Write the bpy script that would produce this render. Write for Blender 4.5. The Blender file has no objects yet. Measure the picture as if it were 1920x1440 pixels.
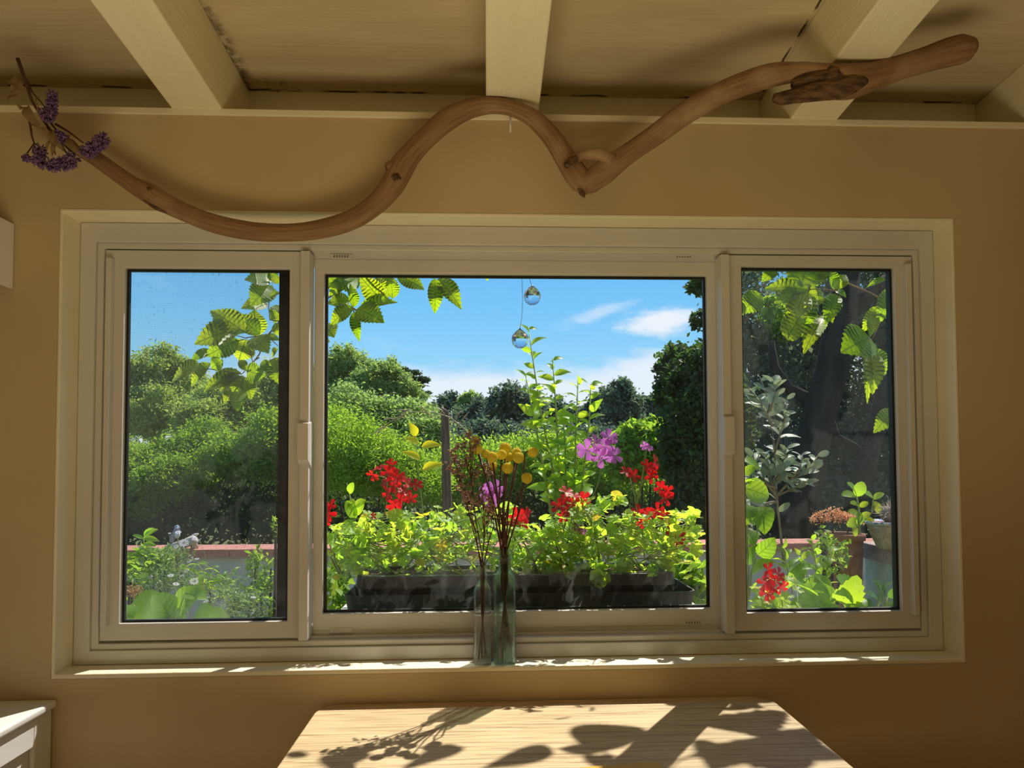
import bpy, math, random
import numpy as np
from mathutils import Matrix, Vector

random.seed(7)
rng = np.random.default_rng(11)
SC = bpy.context.scene
COL = SC.collection

# ------------------------------------------------------------------ camera
FPX, PX, PY = 1371.0, 978.0, 813.0
ex = np.array([29692., -264., FPX]); ez = np.array([-243., -36153., FPX])
ez /= np.linalg.norm(ez); ex -= ez * (ex @ ez); ex /= np.linalg.norm(ex); ey = np.cross(ez, ex)
_r = math.radians(0.11)
_roll = np.array([[math.cos(_r), -math.sin(_r), 0], [math.sin(_r), math.cos(_r), 0], [0, 0, 1]])
RI = _roll @ np.stack([ex, ey, ez], 1)            # world -> (right, down, forward)
CAM = np.array([0., -1.8, 1.33])


def at(x, y, Y):
    """the point of the room or garden on the plane y = Y seen at a pixel of the photograph"""
    d = RI.T @ np.array([(x - PX) / FPX, (y - PY) / FPX, 1.0])
    return CAM + d * ((Y - CAM[1]) / d[1])


def atz(x, y, Z):
    d = RI.T @ np.array([(x - PX) / FPX, (y - PY) / FPX, 1.0])
    return CAM + d * ((Z - CAM[2]) / d[2])


def ppm(Y):                                        # metres per pixel at depth Y
    return (Y + 1.8) / FPX


cd = bpy.data.cameras.new('camera'); cam = bpy.data.objects.new('camera', cd); COL.objects.link(cam)
cd.sensor_width = 36.0; cd.lens = FPX / 1920 * 36
cd.shift_x = (960 - PX) / 1920; cd.shift_y = (PY - 720) / 1920
cd.clip_start = 0.05; cd.clip_end = 600
Mw = np.eye(4); Mw[:3, 0] = RI[0]; Mw[:3, 1] = -RI[1]; Mw[:3, 2] = -RI[2]; Mw[:3, 3] = CAM
cam.matrix_world = Matrix(Mw.tolist())
SC.camera = cam

# ------------------------------------------------------------------ light and exposure
SC.view_settings.view_transform = 'Standard'
SC.view_settings.look = 'None'
SC.view_settings.exposure = 0.0
SC.view_settings.gamma = 1.0
SC.view_settings.use_curve_mapping = False
SC.cycles.use_denoising = True
SC.cycles.max_bounces = 10
SC.cycles.diffuse_bounces = 5
SC.cycles.transparent_max_bounces = 24
SC.cycles.sample_clamp_indirect = 4.0
SC.cycles.caustics_refractive = False
SC.cycles.caustics_reflective = False

sun_dir = Vector((-0.318, -0.478, -0.819)).normalized()
sl = bpy.data.lights.new('sun', 'SUN'); sl.energy = 7.6; sl.angle = math.radians(0.53); sl.color = (1.0, 0.94, 0.82)
sun = bpy.data.objects.new('sun', sl); COL.objects.link(sun)
sun.rotation_euler = sun_dir.to_track_quat('-Z', 'Y').to_euler(); sun.location = (6, 9, 15)

def area(name, energy, color, sx_, sy_, loc, rot):
    l = bpy.data.lights.new(name, 'AREA'); l.shape = 'RECTANGLE'; l.size = sx_; l.size_y = sy_; l.energy = energy; l.color = color
    o = bpy.data.objects.new(name, l); COL.objects.link(o); o.location = loc; o.rotation_euler = rot; return o


# added fill lights without a real source: along the back wall, and low facing up
area('back_wall_fill', 4.5, (1.0, 0.76, 0.42), 5.9, 2.3, (0.1, -4.15, 1.3), (math.radians(95), 0, 0))
area('low_upward_fill', 21, (1.0, 0.80, 0.45), 1.3, .65, (-0.03, -1.40, 0.57), (math.radians(180), 0, 0))

W = bpy.data.worlds.new('sky'); SC.world = W; W.use_nodes = True
nt = W.node_tree; nt.nodes.clear()


class G:
    """small node-graph helper"""
    def __init__(s, nt): s.nt = nt

    def n(s, t, ins=None, **props):
        nd = s.nt.nodes.new(t)
        for k, v in props.items(): setattr(nd, k, v)
        for k, v in (ins or {}).items():
            sock = nd.inputs[k]
            if hasattr(v, 'is_output'): s.nt.links.new(v, sock)
            else: sock.default_value = v
        return nd

    def m(s, op, a, b=0.0, c=None, clamp=False):
        nd = s.nt.nodes.new('ShaderNodeMath'); nd.operation = op; nd.use_clamp = clamp
        for i, v in enumerate([a, b] + ([c] if c is not None else [])):
            if hasattr(v, 'is_output'): s.nt.links.new(v, nd.inputs[i])
            else: nd.inputs[i].default_value = v
        return nd.outputs[0]

    def ss(s, v, a, b):                            # smoothstep of v from a to b
        nd = s.nt.nodes.new('ShaderNodeMapRange'); nd.interpolation_type = 'SMOOTHSTEP'
        s.nt.links.new(v, nd.inputs[0]); nd.inputs[1].default_value = a; nd.inputs[2].default_value = b
        return nd.outputs[0]

    def mix(s, f, a, b, blend='MIX'):
        nd = s.nt.nodes.new('ShaderNodeMix'); nd.data_type = 'RGBA'; nd.blend_type = blend
        for i, v in ((0, f), (6, a), (7, b)):
            if hasattr(v, 'is_output'): s.nt.links.new(v, nd.inputs[i])
            else: nd.inputs[i].default_value = v if i == 0 else (tuple(v) + (1,))[:4]
        return nd.outputs[2]

    def ramp(s, f, stops):
        nd = s.nt.nodes.new('ShaderNodeValToRGB'); s.nt.links.new(f, nd.inputs[0])
        el = nd.color_ramp.elements
        while len(el) < len(stops): el.new(0.5)
        for e, (p, c) in zip(el, stops): e.position = p; e.color = tuple(c) + (1,)
        return nd.outputs[0]

    def noise(s, vec, scale, detail=3, rough=0.55):
        nd = s.nt.nodes.new('ShaderNodeTexNoise'); nd.inputs['Scale'].default_value = scale
        nd.inputs['Detail'].default_value = detail; nd.inputs['Roughness'].default_value = rough
        if vec is not None: s.nt.links.new(vec, nd.inputs['Vector'])
        return nd.outputs[0]

    def map(s, vec, scale=(1, 1, 1), loc=(0, 0, 0)):
        nd = s.nt.nodes.new('ShaderNodeMapping'); s.nt.links.new(vec, nd.inputs[0])
        nd.inputs['Scale'].default_value = scale; nd.inputs['Location'].default_value = loc
        return nd.outputs[0]


g = G(nt)
tc = g.n('ShaderNodeTexCoord').outputs['Generated']
sx = g.n('ShaderNodeSeparateXYZ', {0: tc})
dx, dy, dz = sx.outputs
sky = g.ramp(g.m('MAXIMUM', dz, 0.0), [(0.0, (.62, .80, .95)), (.05, (.50, .78, .98)), (.13, (.31, .68, .99)),
                                      (.19, (.215, .60, .985)), (.27, (.15, .50, .94)), (1.0, (.07, .26, .70))])
cn = g.noise(g.map(tc, (3.2, 3.2, 9.0)), 1.9, 6, 0.6)
cn2 = g.noise(g.map(tc, (9, 9, 22)), 2.2, 5, 0.6)
yy = g.m('MAXIMUM', dy, 0.05)
u = g.m('DIVIDE', dx, yy); v = g.m('DIVIDE', dz, yy)
bank = g.ss(g.m('SUBTRACT', g.m('ADD', dz, g.m('MULTIPLY', g.m('SUBTRACT', cn, 0.5), 0.16)), g.m('MULTIPLY', u, 0.03)), 0.150, 0.098)


def cloud(cu, cv, ru, rv, tilt):
    a = g.m('DIVIDE', g.m('SUBTRACT', u, cu), ru)
    b = g.m('DIVIDE', g.m('SUBTRACT', g.m('SUBTRACT', v, cv), g.m('MULTIPLY', g.m('SUBTRACT', u, cu), tilt)), rv)
    d = g.m('SQRT', g.m('ADD', g.m('MULTIPLY', a, a), g.m('MULTIPLY', b, b)))
    d = g.m('ADD', d, g.m('MULTIPLY', g.m('SUBTRACT', cn2, 0.5), 1.9))
    return g.m('MULTIPLY', g.ss(d, 1.15, 0.25), g.ss(dy, 0.1, 0.2))


c1 = cloud(.245, .192, .075, .022, 0.05)
c2 = g.m('MULTIPLY', cloud(.150, .203, .062, .012, 0.32), 0.45)
wis = g.m('MULTIPLY', g.ss(cn, 0.56, 0.80), 0.35)
cm = g.m('MAXIMUM', g.m('MAXIMUM', g.m('MULTIPLY', bank, 0.90), c1), g.m('MAXIMUM', c2, wis))
skyc = g.mix(cm, sky, (.86, .92, 1.0))
bg = g.n('ShaderNodeBackground', {'Color': skyc, 'Strength': 1.0})
wo = g.n('ShaderNodeOutputWorld', {'Surface': bg.outputs[0]})

# ------------------------------------------------------------------ mesh helpers


class MB:
    def __init__(s): s.v = []; s.f = []; s.n = 0; s.sm = []; s.uv = []

    def add(s, verts, faces, smooth=False, uv=None):
        verts = [tuple(map(float, p)) for p in verts]
        s.v += verts; k = s.n
        s.f += [tuple(i + k for i in f) for f in faces]
        s.sm += [smooth] * len(faces); s.n += len(verts)
        s.uv += list(uv) if uv is not None else [(p[0], p[2]) for p in verts]
        return s

    def box(s, x0, x1, y0, y1, z0, z1):
        return s.add([(x0, y0, z0), (x1, y0, z0), (x1, y1, z0), (x0, y1, z0), (x0, y0, z1), (x1, y0, z1), (x1, y1, z1), (x0, y1, z1)],
                     [(0, 3, 2, 1), (4, 5, 6, 7), (0, 1, 5, 4), (1, 2, 6, 5), (2, 3, 7, 6), (3, 0, 4, 7)])

    def hexa(s, p):                                # eight corners, order as in box
        return s.add(p, [(0, 3, 2, 1), (4, 5, 6, 7), (0, 1, 5, 4), (1, 2, 6, 5), (2, 3, 7, 6), (3, 0, 4, 7)])

    def ring(s, X0, X1, Z0, Z1, x0, x1, z0, z1, y0, y1):   # picture frame in the xz plane
        o = [(X0, Z0), (X1, Z0), (X1, Z1), (X0, Z1)]; i = [(x0, z0), (x1, z0), (x1, z1), (x0, z1)]
        V = [(a, y0, b) for a, b in o] + [(a, y0, b) for a, b in i] + [(a, y1, b) for a, b in o] + [(a, y1, b) for a, b in i]
        F = []
        for k in range(4):
            l = (k + 1) % 4
            F += [(k, l, 4 + l, 4 + k), (8 + l, 8 + k, 12 + k, 12 + l), (k, 8 + k, 8 + l, l), (4 + k, 4 + l, 12 + l, 12 + k)]
        return s.add(V, F)

    def tube(s, pts, rad, n=8, cap=True, bump=0.0, smooth=True, seed=0):
        pts = np.array(pts, float); m = len(pts)
        rad = np.full(m, rad) if np.isscalar(rad) else np.array(rad, float)
        t = np.gradient(pts, axis=0); t /= np.linalg.norm(t, axis=1)[:, None] + 1e-12
        ref = np.array([0.13, 0.98, 0.11]);
        if abs(t[0] @ ref) > 0.9: ref = np.array([1.0, 0.1, 0.05])
        a = np.cross(t[0], ref); a /= np.linalg.norm(a)
        V = []; UV = []; L = 0.0; rr = np.random.default_rng(seed)
        ph = rr.uniform(0, 6.28, 6)
        for k in range(m):
            if k: L += np.linalg.norm(pts[k] - pts[k - 1])
            a = a - t[k] * (a @ t[k]); a /= np.linalg.norm(a) + 1e-12; b = np.cross(t[k], a)
            for j in range(n):
                th = 2 * math.pi * j / n
                r = rad[k]
                if bump: r *= 1 + bump * (math.sin(2 * th + ph[0] + L * 9) + .6 * math.sin(3 * th + ph[1] - L * 17) + .5 * math.sin(L * 31 + ph[2]) + .3 * math.sin(5 * th + ph[3] + L * 7))
                V.append(pts[k] + r * (math.cos(th) * a + math.sin(th) * b)); UV.append((L, abs(j / n * 2 - 1)))
        F = [(k * n + j, k * n + (j + 1) % n, (k + 1) * n + (j + 1) % n, (k + 1) * n + j) for k in range(m - 1) for j in range(n)]
        if cap: F += [tuple(range(n - 1, -1, -1)), tuple(range((m - 1) * n, m * n))]
        return s.add(V, F, smooth, UV)

    def lathe(s, prof, c=(0, 0, 0), n=24, smooth=True, close=False):   # prof: (r, z) or (r, z, squareness)
        V = []
        for p in prof:
            r, z = p[0], p[1]; q = p[2] if len(p) > 2 else 2.0
            for j in range(n):
                th = 2 * math.pi * (j + .5) / n; cc, ss_ = math.cos(th), math.sin(th)
                V.append((c[0] + r * math.copysign(abs(cc) ** (2 / q), cc), c[1] + r * math.copysign(abs(ss_) ** (2 / q), ss_), c[2] + z))
        m = len(prof)
        F = [(k * n + j, k * n + (j + 1) % n, (k + 1) * n + (j + 1) % n, (k + 1) * n + j) for k in range(m - 1) for j in range(n)]
        if close: F += [tuple(range(n - 1, -1, -1)), tuple(range((m - 1) * n, m * n))]
        return s.add(V, F, smooth)

    def sphere(s, c, r, nu=12, nv=8, smooth=True):
        r = (r, r, r) if np.isscalar(r) else r
        prof = []
        V = [(c[0], c[1], c[2] - r[2])]
        for i in range(1, nv):
            ph = math.pi * i / nv - math.pi / 2
            for j in range(nu):
                th = 2 * math.pi * j / nu
                V.append((c[0] + r[0] * math.cos(ph) * math.cos(th), c[1] + r[1] * math.cos(ph) * math.sin(th), c[2] + r[2] * math.sin(ph)))
        V.append((c[0], c[1], c[2] + r[2]))
        F = [(0, 1 + (j + 1) % nu, 1 + j) for j in range(nu)]
        for i in range(nv - 2):
            for j in range(nu):
                a = 1 + i * nu; F.append((a + j, a + (j + 1) % nu, a + nu + (j + 1) % nu, a + nu + j))
        a = 1 + (nv - 2) * nu; e = len(V) - 1
        F += [(a + j, a + (j + 1) % nu, e) for j in range(nu)]
        return s.add(V, F, smooth)

    def mesh(s, name, off=(0, 0, 0), mat=None):
        me = bpy.data.meshes.new(name)
        o = np.array(off, float)
        me.from_pydata([tuple(np.array(p) - o) for p in s.v] if any(off) else s.v, [], s.f)
        if len(s.sm) == len(me.polygons): me.polygons.foreach_set('use_smooth', s.sm)
        ul = me.uv_layers.new(name='UVMap')
        li = np.zeros(len(me.loops), int); me.loops.foreach_get('vertex_index', li)
        ul.data.foreach_set('uv', np.array(s.uv, float)[li].ravel())
        if mat: me.materials.append(mat)
        me.update(); return me


def link(name, data, parent=None):
    o = bpy.data.objects.new(name, data); COL.objects.link(o)
    if parent is not None: o.parent = parent
    return o


def wloc(o):
    p = np.zeros(3)
    while o is not None:
        p += np.array(o.location); o = o.parent
    return p


def part(name, mb, mat, parent, bevel=0.0, kind=None, label=None, seg=2):
    o = link(name, mb.mesh(name, tuple(wloc(parent)), mat), parent)
    if bevel:
        b = o.modifiers.new('bevel', 'BEVEL'); b.width = bevel; b.segments = seg; b.limit_method = 'ANGLE'
    if kind: o['kind'] = kind
    if label: o['label'] = label
    return o


def tag(o, label, cat, group=None, kind=None):
    o['label'] = label; o['category'] = cat
    if group: o['group'] = group
    if kind: o['kind'] = kind
    return o


def thing(name, label, cat, loc=(0, 0, 0), group=None, kind=None):
    o = bpy.data.objects.new(name, None); COL.objects.link(o); o.location = tuple(map(float, loc)); o.empty_display_size = 0.05
    return tag(o, label, cat, group, kind)


def struct(name, mb, mat, label=None, bevel=0.0):
    o = link(name, mb.mesh(name, (0, 0, 0), mat)); o['kind'] = 'structure'
    if label: o['label'] = label
    if bevel:
        b = o.modifiers.new('bevel', 'BEVEL'); b.width = bevel; b.segments = 2; b.limit_method = 'ANGLE'
    return o


def sthing(name, label, loc=(0, 0, 0)):
    o = bpy.data.objects.new(name, None); COL.objects.link(o); o.location = loc; o['kind'] = 'structure'; o['label'] = label
    return o

# ------------------------------------------------------------------ materials


def newmat(name):
    m = bpy.data.materials.new(name); m.use_nodes = True; m.node_tree.nodes.clear()
    g = G(m.node_tree); return m, g


def solid(name, c1, c2=None, rough=0.5, scale=12, stretch=(1, 1, 1), bump=0.0, bscale=None, spec=0.4, coord='Object', lo=.35, hi=.65, metal=0.0, detail=4):
    m, g = newmat(name)
    tc = g.n('ShaderNodeTexCoord').outputs[coord]
    vec = g.map(tc, stretch)
    nz = g.noise(vec, scale, detail)
    col = g.mix(g.ss(nz, lo, hi), c1, c2 if c2 else c1)
    p = g.n('ShaderNodeBsdfPrincipled', {'Base Color': col, 'Roughness': rough, 'Metallic': metal, 'Specular IOR Level': spec})
    if bump:
        bn = g.noise(vec, bscale or scale * 3, 5)
        b = g.n('ShaderNodeBump', {'Height': bn, 'Strength': bump, 'Distance': 0.01}); g.nt.links.new(b.outputs[0], p.inputs['Normal'])
    g.n('ShaderNodeOutputMaterial', {'Surface': p.outputs[0]})
    return m


def leafmat(name, ca, cb, ta, tb, trans=0.5, rnd='object', veins=0.0, rough=0.45, spec=0.35):
    """ca/cb: reflected colours, ta/tb: colours of the light that shines through"""
    m, g = newmat(name)
    r = g.n('ShaderNodeObjectInfo').outputs['Random'] if rnd == 'object' else g.n('ShaderNodeNewGeometry').outputs['Random Per Island']
    col = g.mix(r, ca, cb); tr = g.mix(r, ta, tb)
    if veins:
        tc = g.n('ShaderNodeTexCoord').outputs['Object']
        s = g.n('ShaderNodeSeparateXYZ', {0: tc}); ax = g.m('ABSOLUTE', s.outputs[0])
        w = g.m('FRACT', g.m('MULTIPLY', g.m('SUBTRACT', s.outputs[1], g.m('MULTIPLY', ax, 0.75)), veins))
        line = g.ss(g.m('ABSOLUTE', g.m('SUBTRACT', w, 0.5)), 0.22, 0.46)
        mid = g.ss(ax, 0.03, 0.012)
        vm = g.m('MAXIMUM', g.m('MULTIPLY', line, 0.55), mid)
        tr = g.mix(vm, tr, tuple(x * 0.45 for x in ta)); col = g.mix(g.m('MULTIPLY', vm, 0.5), col, tuple(min(1, x * 1.9 + .02) for x in cb))
    p = g.n('ShaderNodeBsdfPrincipled', {'Base Color': col, 'Roughness': rough, 'Specular IOR Level': spec})
    t = g.n('ShaderNodeBsdfTranslucent', {'Color': tr})
    x = g.n('ShaderNodeMixShader', {0: trans, 1: p.outputs[0], 2: t.outputs[0]})
    g.n('ShaderNodeOutputMaterial', {'Surface': x.outputs[0]})
    return m


M = {}
M['wall'] = solid('plaster_wall', (.58, .47, .29), (.54, .435, .265), .85, 3, bump=.05, bscale=60, spec=.15)
M['cream'] = solid('cream_paint', (.84, .78, .60), (.79, .73, .55), .55, 5, (1, .3, 1), bump=.08, bscale=40, spec=.25)
M['beam'] = solid('beam_paint', (.85, .80, .60), (.82, .76, .56), .6, 6, (8, .35, 8), bump=.15, bscale=14, spec=.2)
M['vinyl'] = solid('white_vinyl', (.66, .645, .61), (.63, .615, .58), .34, 4, spec=.4)
M['black'] = solid('black_gasket', (.012, .012, .013), (.02, .02, .02), .5, 30)
M['floor'] = solid('oak_floor', (.52, .34, .17), (.42, .26, .12), .45, 6, (1, 12, 1))


def ceiling_mat():
    m, g = newmat('ceiling_board')
    tc = g.n('ShaderNodeTexCoord').outputs['Object']
    n1 = g.noise(g.map(tc, (.8, 3, 1)), 3, 4); n2 = g.noise(g.map(tc, (1.2, 22, 1)), 4, 4)
    col = g.mix(g.ss(n1, .3, .7), (.65, .57, .40), (.57, .49, .33)); col = g.mix(g.m('MULTIPLY', g.ss(n2, .5, .75), .35), col, (.55, .46, .29))
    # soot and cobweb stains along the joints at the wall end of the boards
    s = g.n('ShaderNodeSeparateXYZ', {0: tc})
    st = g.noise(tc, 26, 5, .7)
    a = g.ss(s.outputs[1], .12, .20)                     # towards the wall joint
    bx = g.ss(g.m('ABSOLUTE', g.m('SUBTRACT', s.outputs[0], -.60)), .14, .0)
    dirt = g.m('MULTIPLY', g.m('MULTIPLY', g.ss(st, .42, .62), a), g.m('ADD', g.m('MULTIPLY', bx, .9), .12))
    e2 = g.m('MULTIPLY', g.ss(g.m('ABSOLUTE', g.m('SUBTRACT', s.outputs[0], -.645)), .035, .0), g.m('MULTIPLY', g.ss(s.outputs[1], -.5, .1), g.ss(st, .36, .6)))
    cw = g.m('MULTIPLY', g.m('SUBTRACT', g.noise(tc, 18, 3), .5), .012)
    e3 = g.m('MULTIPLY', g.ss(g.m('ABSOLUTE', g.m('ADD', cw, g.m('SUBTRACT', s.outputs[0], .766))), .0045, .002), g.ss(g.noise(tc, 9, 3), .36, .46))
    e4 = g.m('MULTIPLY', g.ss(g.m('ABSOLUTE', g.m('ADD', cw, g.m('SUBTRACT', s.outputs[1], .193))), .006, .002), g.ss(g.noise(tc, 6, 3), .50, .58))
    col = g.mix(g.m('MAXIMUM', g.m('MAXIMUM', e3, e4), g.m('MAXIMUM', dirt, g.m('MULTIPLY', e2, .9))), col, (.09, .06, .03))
    p = g.n('ShaderNodeBsdfPrincipled', {'Base Color': col, 'Roughness': .8, 'Specular IOR Level': .15})
    b = g.n('ShaderNodeBump', {'Height': n2, 'Strength': .15, 'Distance': .01}); g.nt.links.new(b.outputs[0], p.inputs['Normal'])
    g.n('ShaderNodeOutputMaterial', {'Surface': p.outputs[0]}); return m


M['ceiling'] = ceiling_mat()


def oak_mat():
    m, g = newmat('oak_table')
    tc = g.n('ShaderNodeTexCoord').outputs['Object']
    n1 = g.noise(g.map(tc, (1.3, 16, 1)), 3.0, 5, .6); n2 = g.noise(g.map(tc, (3, 95, 1)), 2.2, 4, .65); n3 = g.noise(tc, 2.2, 3)
    wv = g.n('ShaderNodeTexWave', {'Vector': g.map(tc, (.35, 7, 1)), 'Scale': 2.2, 'Distortion': 5.0, 'Detail': 3.0, 'Detail Scale': 1.2}, bands_direction='Y').outputs[1]
    col = g.mix(g.ss(n1, .3, .7), (.62, .48, .285), (.53, .40, .23))
    col = g.mix(g.m('MULTIPLY', g.ss(n2, .50, .64), .8), col, (.25, .155, .08))
    col = g.mix(g.m('MULTIPLY', g.ss(wv, .75, 1.0), .35), col, (.40, .24, .11))
    col = g.mix(g.m('MULTIPLY', g.ss(n3, .4, .7), .25), col, (.68, .56, .38))
    p = g.n('ShaderNodeBsdfPrincipled', {'Base Color': col, 'Roughness': .42, 'Specular IOR Level': .35})
    b = g.n('ShaderNodeBump', {'Height': n2, 'Strength': .25, 'Distance': .004}); g.nt.links.new(b.outputs[0], p.inputs['Normal'])
    g.n('ShaderNodeOutputMaterial', {'Surface': p.outputs[0]}); return m


M['oak'] = oak_mat()


def driftwood_mat():
    m, g = newmat('driftwood')
    uv = g.n('ShaderNodeTexCoord').outputs['UV']; ob = g.n('ShaderNodeTexCoord').outputs['Object']
    n1 = g.noise(g.map(uv, (5, 7, 1)), 1.6, 5, .6); n2 = g.noise(g.map(uv, (9, 60, 1)), 1.5, 4, .6); n3 = g.noise(ob, 7, 3)
    col = g.mix(g.ss(n1, .3, .7), (.33, .20, .105), (.22, .12, .055))
    col = g.mix(g.m('MULTIPLY', g.ss(n3, .48, .68), .6), col, (.46, .32, .19))
    col = g.mix(g.m('MULTIPLY', g.ss(n2, .55, .75), .5), col, (.14, .07, .035))
    p = g.n('ShaderNodeBsdfPrincipled', {'Base Color': col, 'Roughness': .7, 'Specular IOR Level': .2})
    b = g.n('ShaderNodeBump', {'Height': n2, 'Strength': .3, 'Distance': .006}); g.nt.links.new(b.outputs[0], p.inputs['Normal'])
    g.n('ShaderNodeOutputMaterial', {'Surface': p.outputs[0]}); return m


M['drift'] = driftwood_mat()
M['knot'] = solid('dark_knot_wood', (.075, .042, .024), (.19, .11, .06), .8, 40, (1, 1, 3), bump=.4, spec=.15)


def pane_mat():
    m, g = newmat('window_glass')
    tc = g.n('ShaderNodeTexCoord').outputs['Object']
    s = g.n('ShaderNodeSeparateXYZ', {0: tc})
    n = g.noise(tc, 5, 5, .7); f = g.noise(tc, 160, 2, .5)
    low = g.ss(s.outputs[2], -.05, -.44)
    dust = g.m('ADD', .004, g.m('MULTIPLY', g.m('MULTIPLY', g.ss(n, .4, .75), low), .030))
    dust = g.m('ADD', dust, g.m('MULTIPLY', g.ss(f, .70, .78), .04))
    run = g.m('MULTIPLY', g.ss(g.noise(g.map(tc, (9, 1, 3.5)), 1.6, 5, .65), .48, .72), g.ss(s.outputs[2], -.28, -.38))   # dried run marks along the bottom edge
    dust = g.m('ADD', dust, g.m('MULTIPLY', run, .075))
    tr = g.n('ShaderNodeBsdfTransparent', {'Color': (.985, .995, .99, 1)})
    gl = g.n('ShaderNodeBsdfGlossy', {'Color': (1, 1, 1, 1), 'Roughness': 0.0})
    dt = g.n('ShaderNodeBsdfTranslucent', {'Color': (.8, .8, .78, 1)})
    fr = g.n('ShaderNodeFresnel', {'IOR': 1.45})
    x = g.n('ShaderNodeMixShader', {0: dust, 1: tr.outputs[0], 2: dt.outputs[0]})
    y = g.n('ShaderNodeMixShader', {0: g.m('MULTIPLY', fr.outputs[0], .6), 1: x.outputs[0], 2: gl.outputs[0]})
    g.n('ShaderNodeOutputMaterial', {'Surface': y.outputs[0]}); return m


M['pane'] = pane_mat()


def screen_mat():
    m, g = newmat('insect_screen')
    tc = g.n('ShaderNodeTexCoord').outputs['Object']
    s = g.n('ShaderNodeSeparateXYZ', {0: tc})
    P = 1 / .0026

    def th(c):
        w = g.m('ABSOLUTE', g.m('SUBTRACT', g.m('FRACT', g.m('MULTIPLY', c, P)), .5)); return g.ss(w, .40, .46)
    irr = g.noise(g.map(tc, (3, 1, 900)), 1.0, 2); irr2 = g.noise(g.map(tc, (900, 1, 3)), 1.0, 2)
    k = g.m('MAXIMUM', g.m('MULTIPLY', th(s.outputs[2]), g.m('ADD', .45, g.m('MULTIPLY', irr, .7))), g.m('MULTIPLY', th(s.outputs[0]), g.m('ADD', .45, g.m('MULTIPLY', irr2, .7))))
    spots = g.ss(g.noise(tc, 120, 1, .4), .70, .76)
    k = g.m('MINIMUM', g.m('ADD', k, g.m('MULTIPLY', spots, .35)), .8)
    tr = g.n('ShaderNodeBsdfTransparent')
    df = g.n('ShaderNodeBsdfDiffuse', {'Color': (.08, .085, .08, 1)}); tl = g.n('ShaderNodeBsdfTranslucent', {'Color': (.17, .18, .165, 1)})
    d = g.n('ShaderNodeMixShader', {0: .5, 1: df.outputs[0], 2: tl.outputs[0]})
    x = g.n('ShaderNodeMixShader', {0: k, 1: tr.outputs[0], 2: d.outputs[0]})
    g.n('ShaderNodeOutputMaterial', {'Surface': x.outputs[0]}); return m


M['screen'] = screen_mat()


def glass_mat(name, tint, thin, ior=1.45, tw=.5):
    m, g = newmat(name)
    gl = g.n('ShaderNodeBsdfGlass', {'Color': tint + (1,), 'Roughness': 0.0, 'IOR': ior})
    tr = g.n('ShaderNodeBsdfTransparent', {'Color': thin + (1,)})
    x = g.n('ShaderNodeMixShader', {0: tw, 1: gl.outputs[0], 2: tr.outputs[0]})
    g.n('ShaderNodeOutputMaterial', {'Surface': x.outputs[0]}); return m


M['clear_glass'] = glass_mat('clear_bottle_glass', (.985, .995, .99), (.97, .99, .98), tw=.6)
M['green_glass'] = glass_mat('pale_green_bottle_glass', (.91, .98, .955), (.90, .98, .95), tw=.55)
M['crystal'] = glass_mat('crystal_glass', (1, 1, 1), (1, 1, 1), 1.52, tw=.08)
M['steel'] = solid('wire_steel', (.25, .24, .22), (.32, .3, .28), .35, 20, metal=.8)
M['white'] = solid('white_paint', (.80, .79, .77), (.76, .75, .73), .45, 6, spec=.35)
M['yellow_ochre'] = solid('ochre_lacquer', (.62, .36, .04), (.56, .31, .03), .4, 20)

# ------------------------------------------------------------------ room
OX0, OX1, OZ0, OZ1 = -1.027, 1.187, .831, 1.940
RX0, RX1, RY0 = -3.0, 3.2, -4.3
wf = MB(); wf.ring(RX0, RX1, 0.0, 2.185, OX0 - .008, OX1 + .008, OZ0 - .012, OZ1 + .008, 0.0, .20)
struct('wall_front', wf, M['wall'], 'beige plaster wall around the long window')
struct('wall_left', MB().box(RX0 - .1, RX0, RY0, .2, 0, 2.8), M['wall'])
struct('wall_right', MB().box(RX1, RX1 + .1, RY0, .2, 0, 2.8), M['wall'])
struct('wall_back', MB().box(RX0, RX1, RY0 - .1, RY0, 0, 2.8), M['wall'])
struct('floor', MB().box(RX0, RX1, RY0, 0, -.05, 0), M['floor'])
SL = .0875


def zc(Y): return 2.3655 - SL * Y


cm_ = MB(); cm_.hexa([(RX0, RY0, zc(RY0)), (RX1, RY0, zc(RY0)), (RX1, .26, zc(.26)), (RX0, .26, zc(.26)), (RX0, RY0, zc(RY0) + .06), (RX1, RY0, zc(RY0) + .06), (RX1, .26, zc(.26) + .06), (RX0, .26, zc(.26) + .06)])
struct('ceiling', cm_, M['ceiling'], 'cream painted sloping board ceiling between the beams')
struct('trim_1', MB().box(RX0, RX1, -.006, .03, 2.183, 2.199), M['cream'], 'thin cream ledge strip along the top of the window wall', .002)
struct('wall_upper', MB().box(RX0, RX1, .20, .26, 2.0, 2.36), M['beam'], 'cream board set back above the ledge between the beams')


def zb(Y): return 2.196 - SL * Y


for x0, x1, lb in ((-1.545, -1.42, 'cream ceiling beam beyond the left edge of view'), (-.771, -.650, 'cream ceiling beam above the left part of the driftwood'),
                   (-.0025, .1285, 'cream ceiling beam over the middle of the window'), (.772, .893, 'cream ceiling beam behind the right end of the driftwood'),
                   (1.40, 1.52, 'cream ceiling beam nearest the right edge of view')):
    b = MB(); b.hexa([(x0, RY0, zb(RY0)), (x1, RY0, zb(RY0)), (x1, .2, zb(.2)), (x0, .2, zb(.2)), (x0, RY0, zc(RY0)), (x1, RY0, zc(RY0)), (x1, .2, zc(.2)), (x0, .2, zc(.2))])
    struct('ceiling_beam', b, M['beam'], lb, .004)

# ---- window
win = sthing('window_1', 'long white three-pane sliding window in the beige wall', (0, .08, 1.38))
MY = 840


def X(px, Y): return float(at(px, MY, Y)[0])
def Z(py, Y, px=960): return float(at(px, py, Y)[2])


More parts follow.
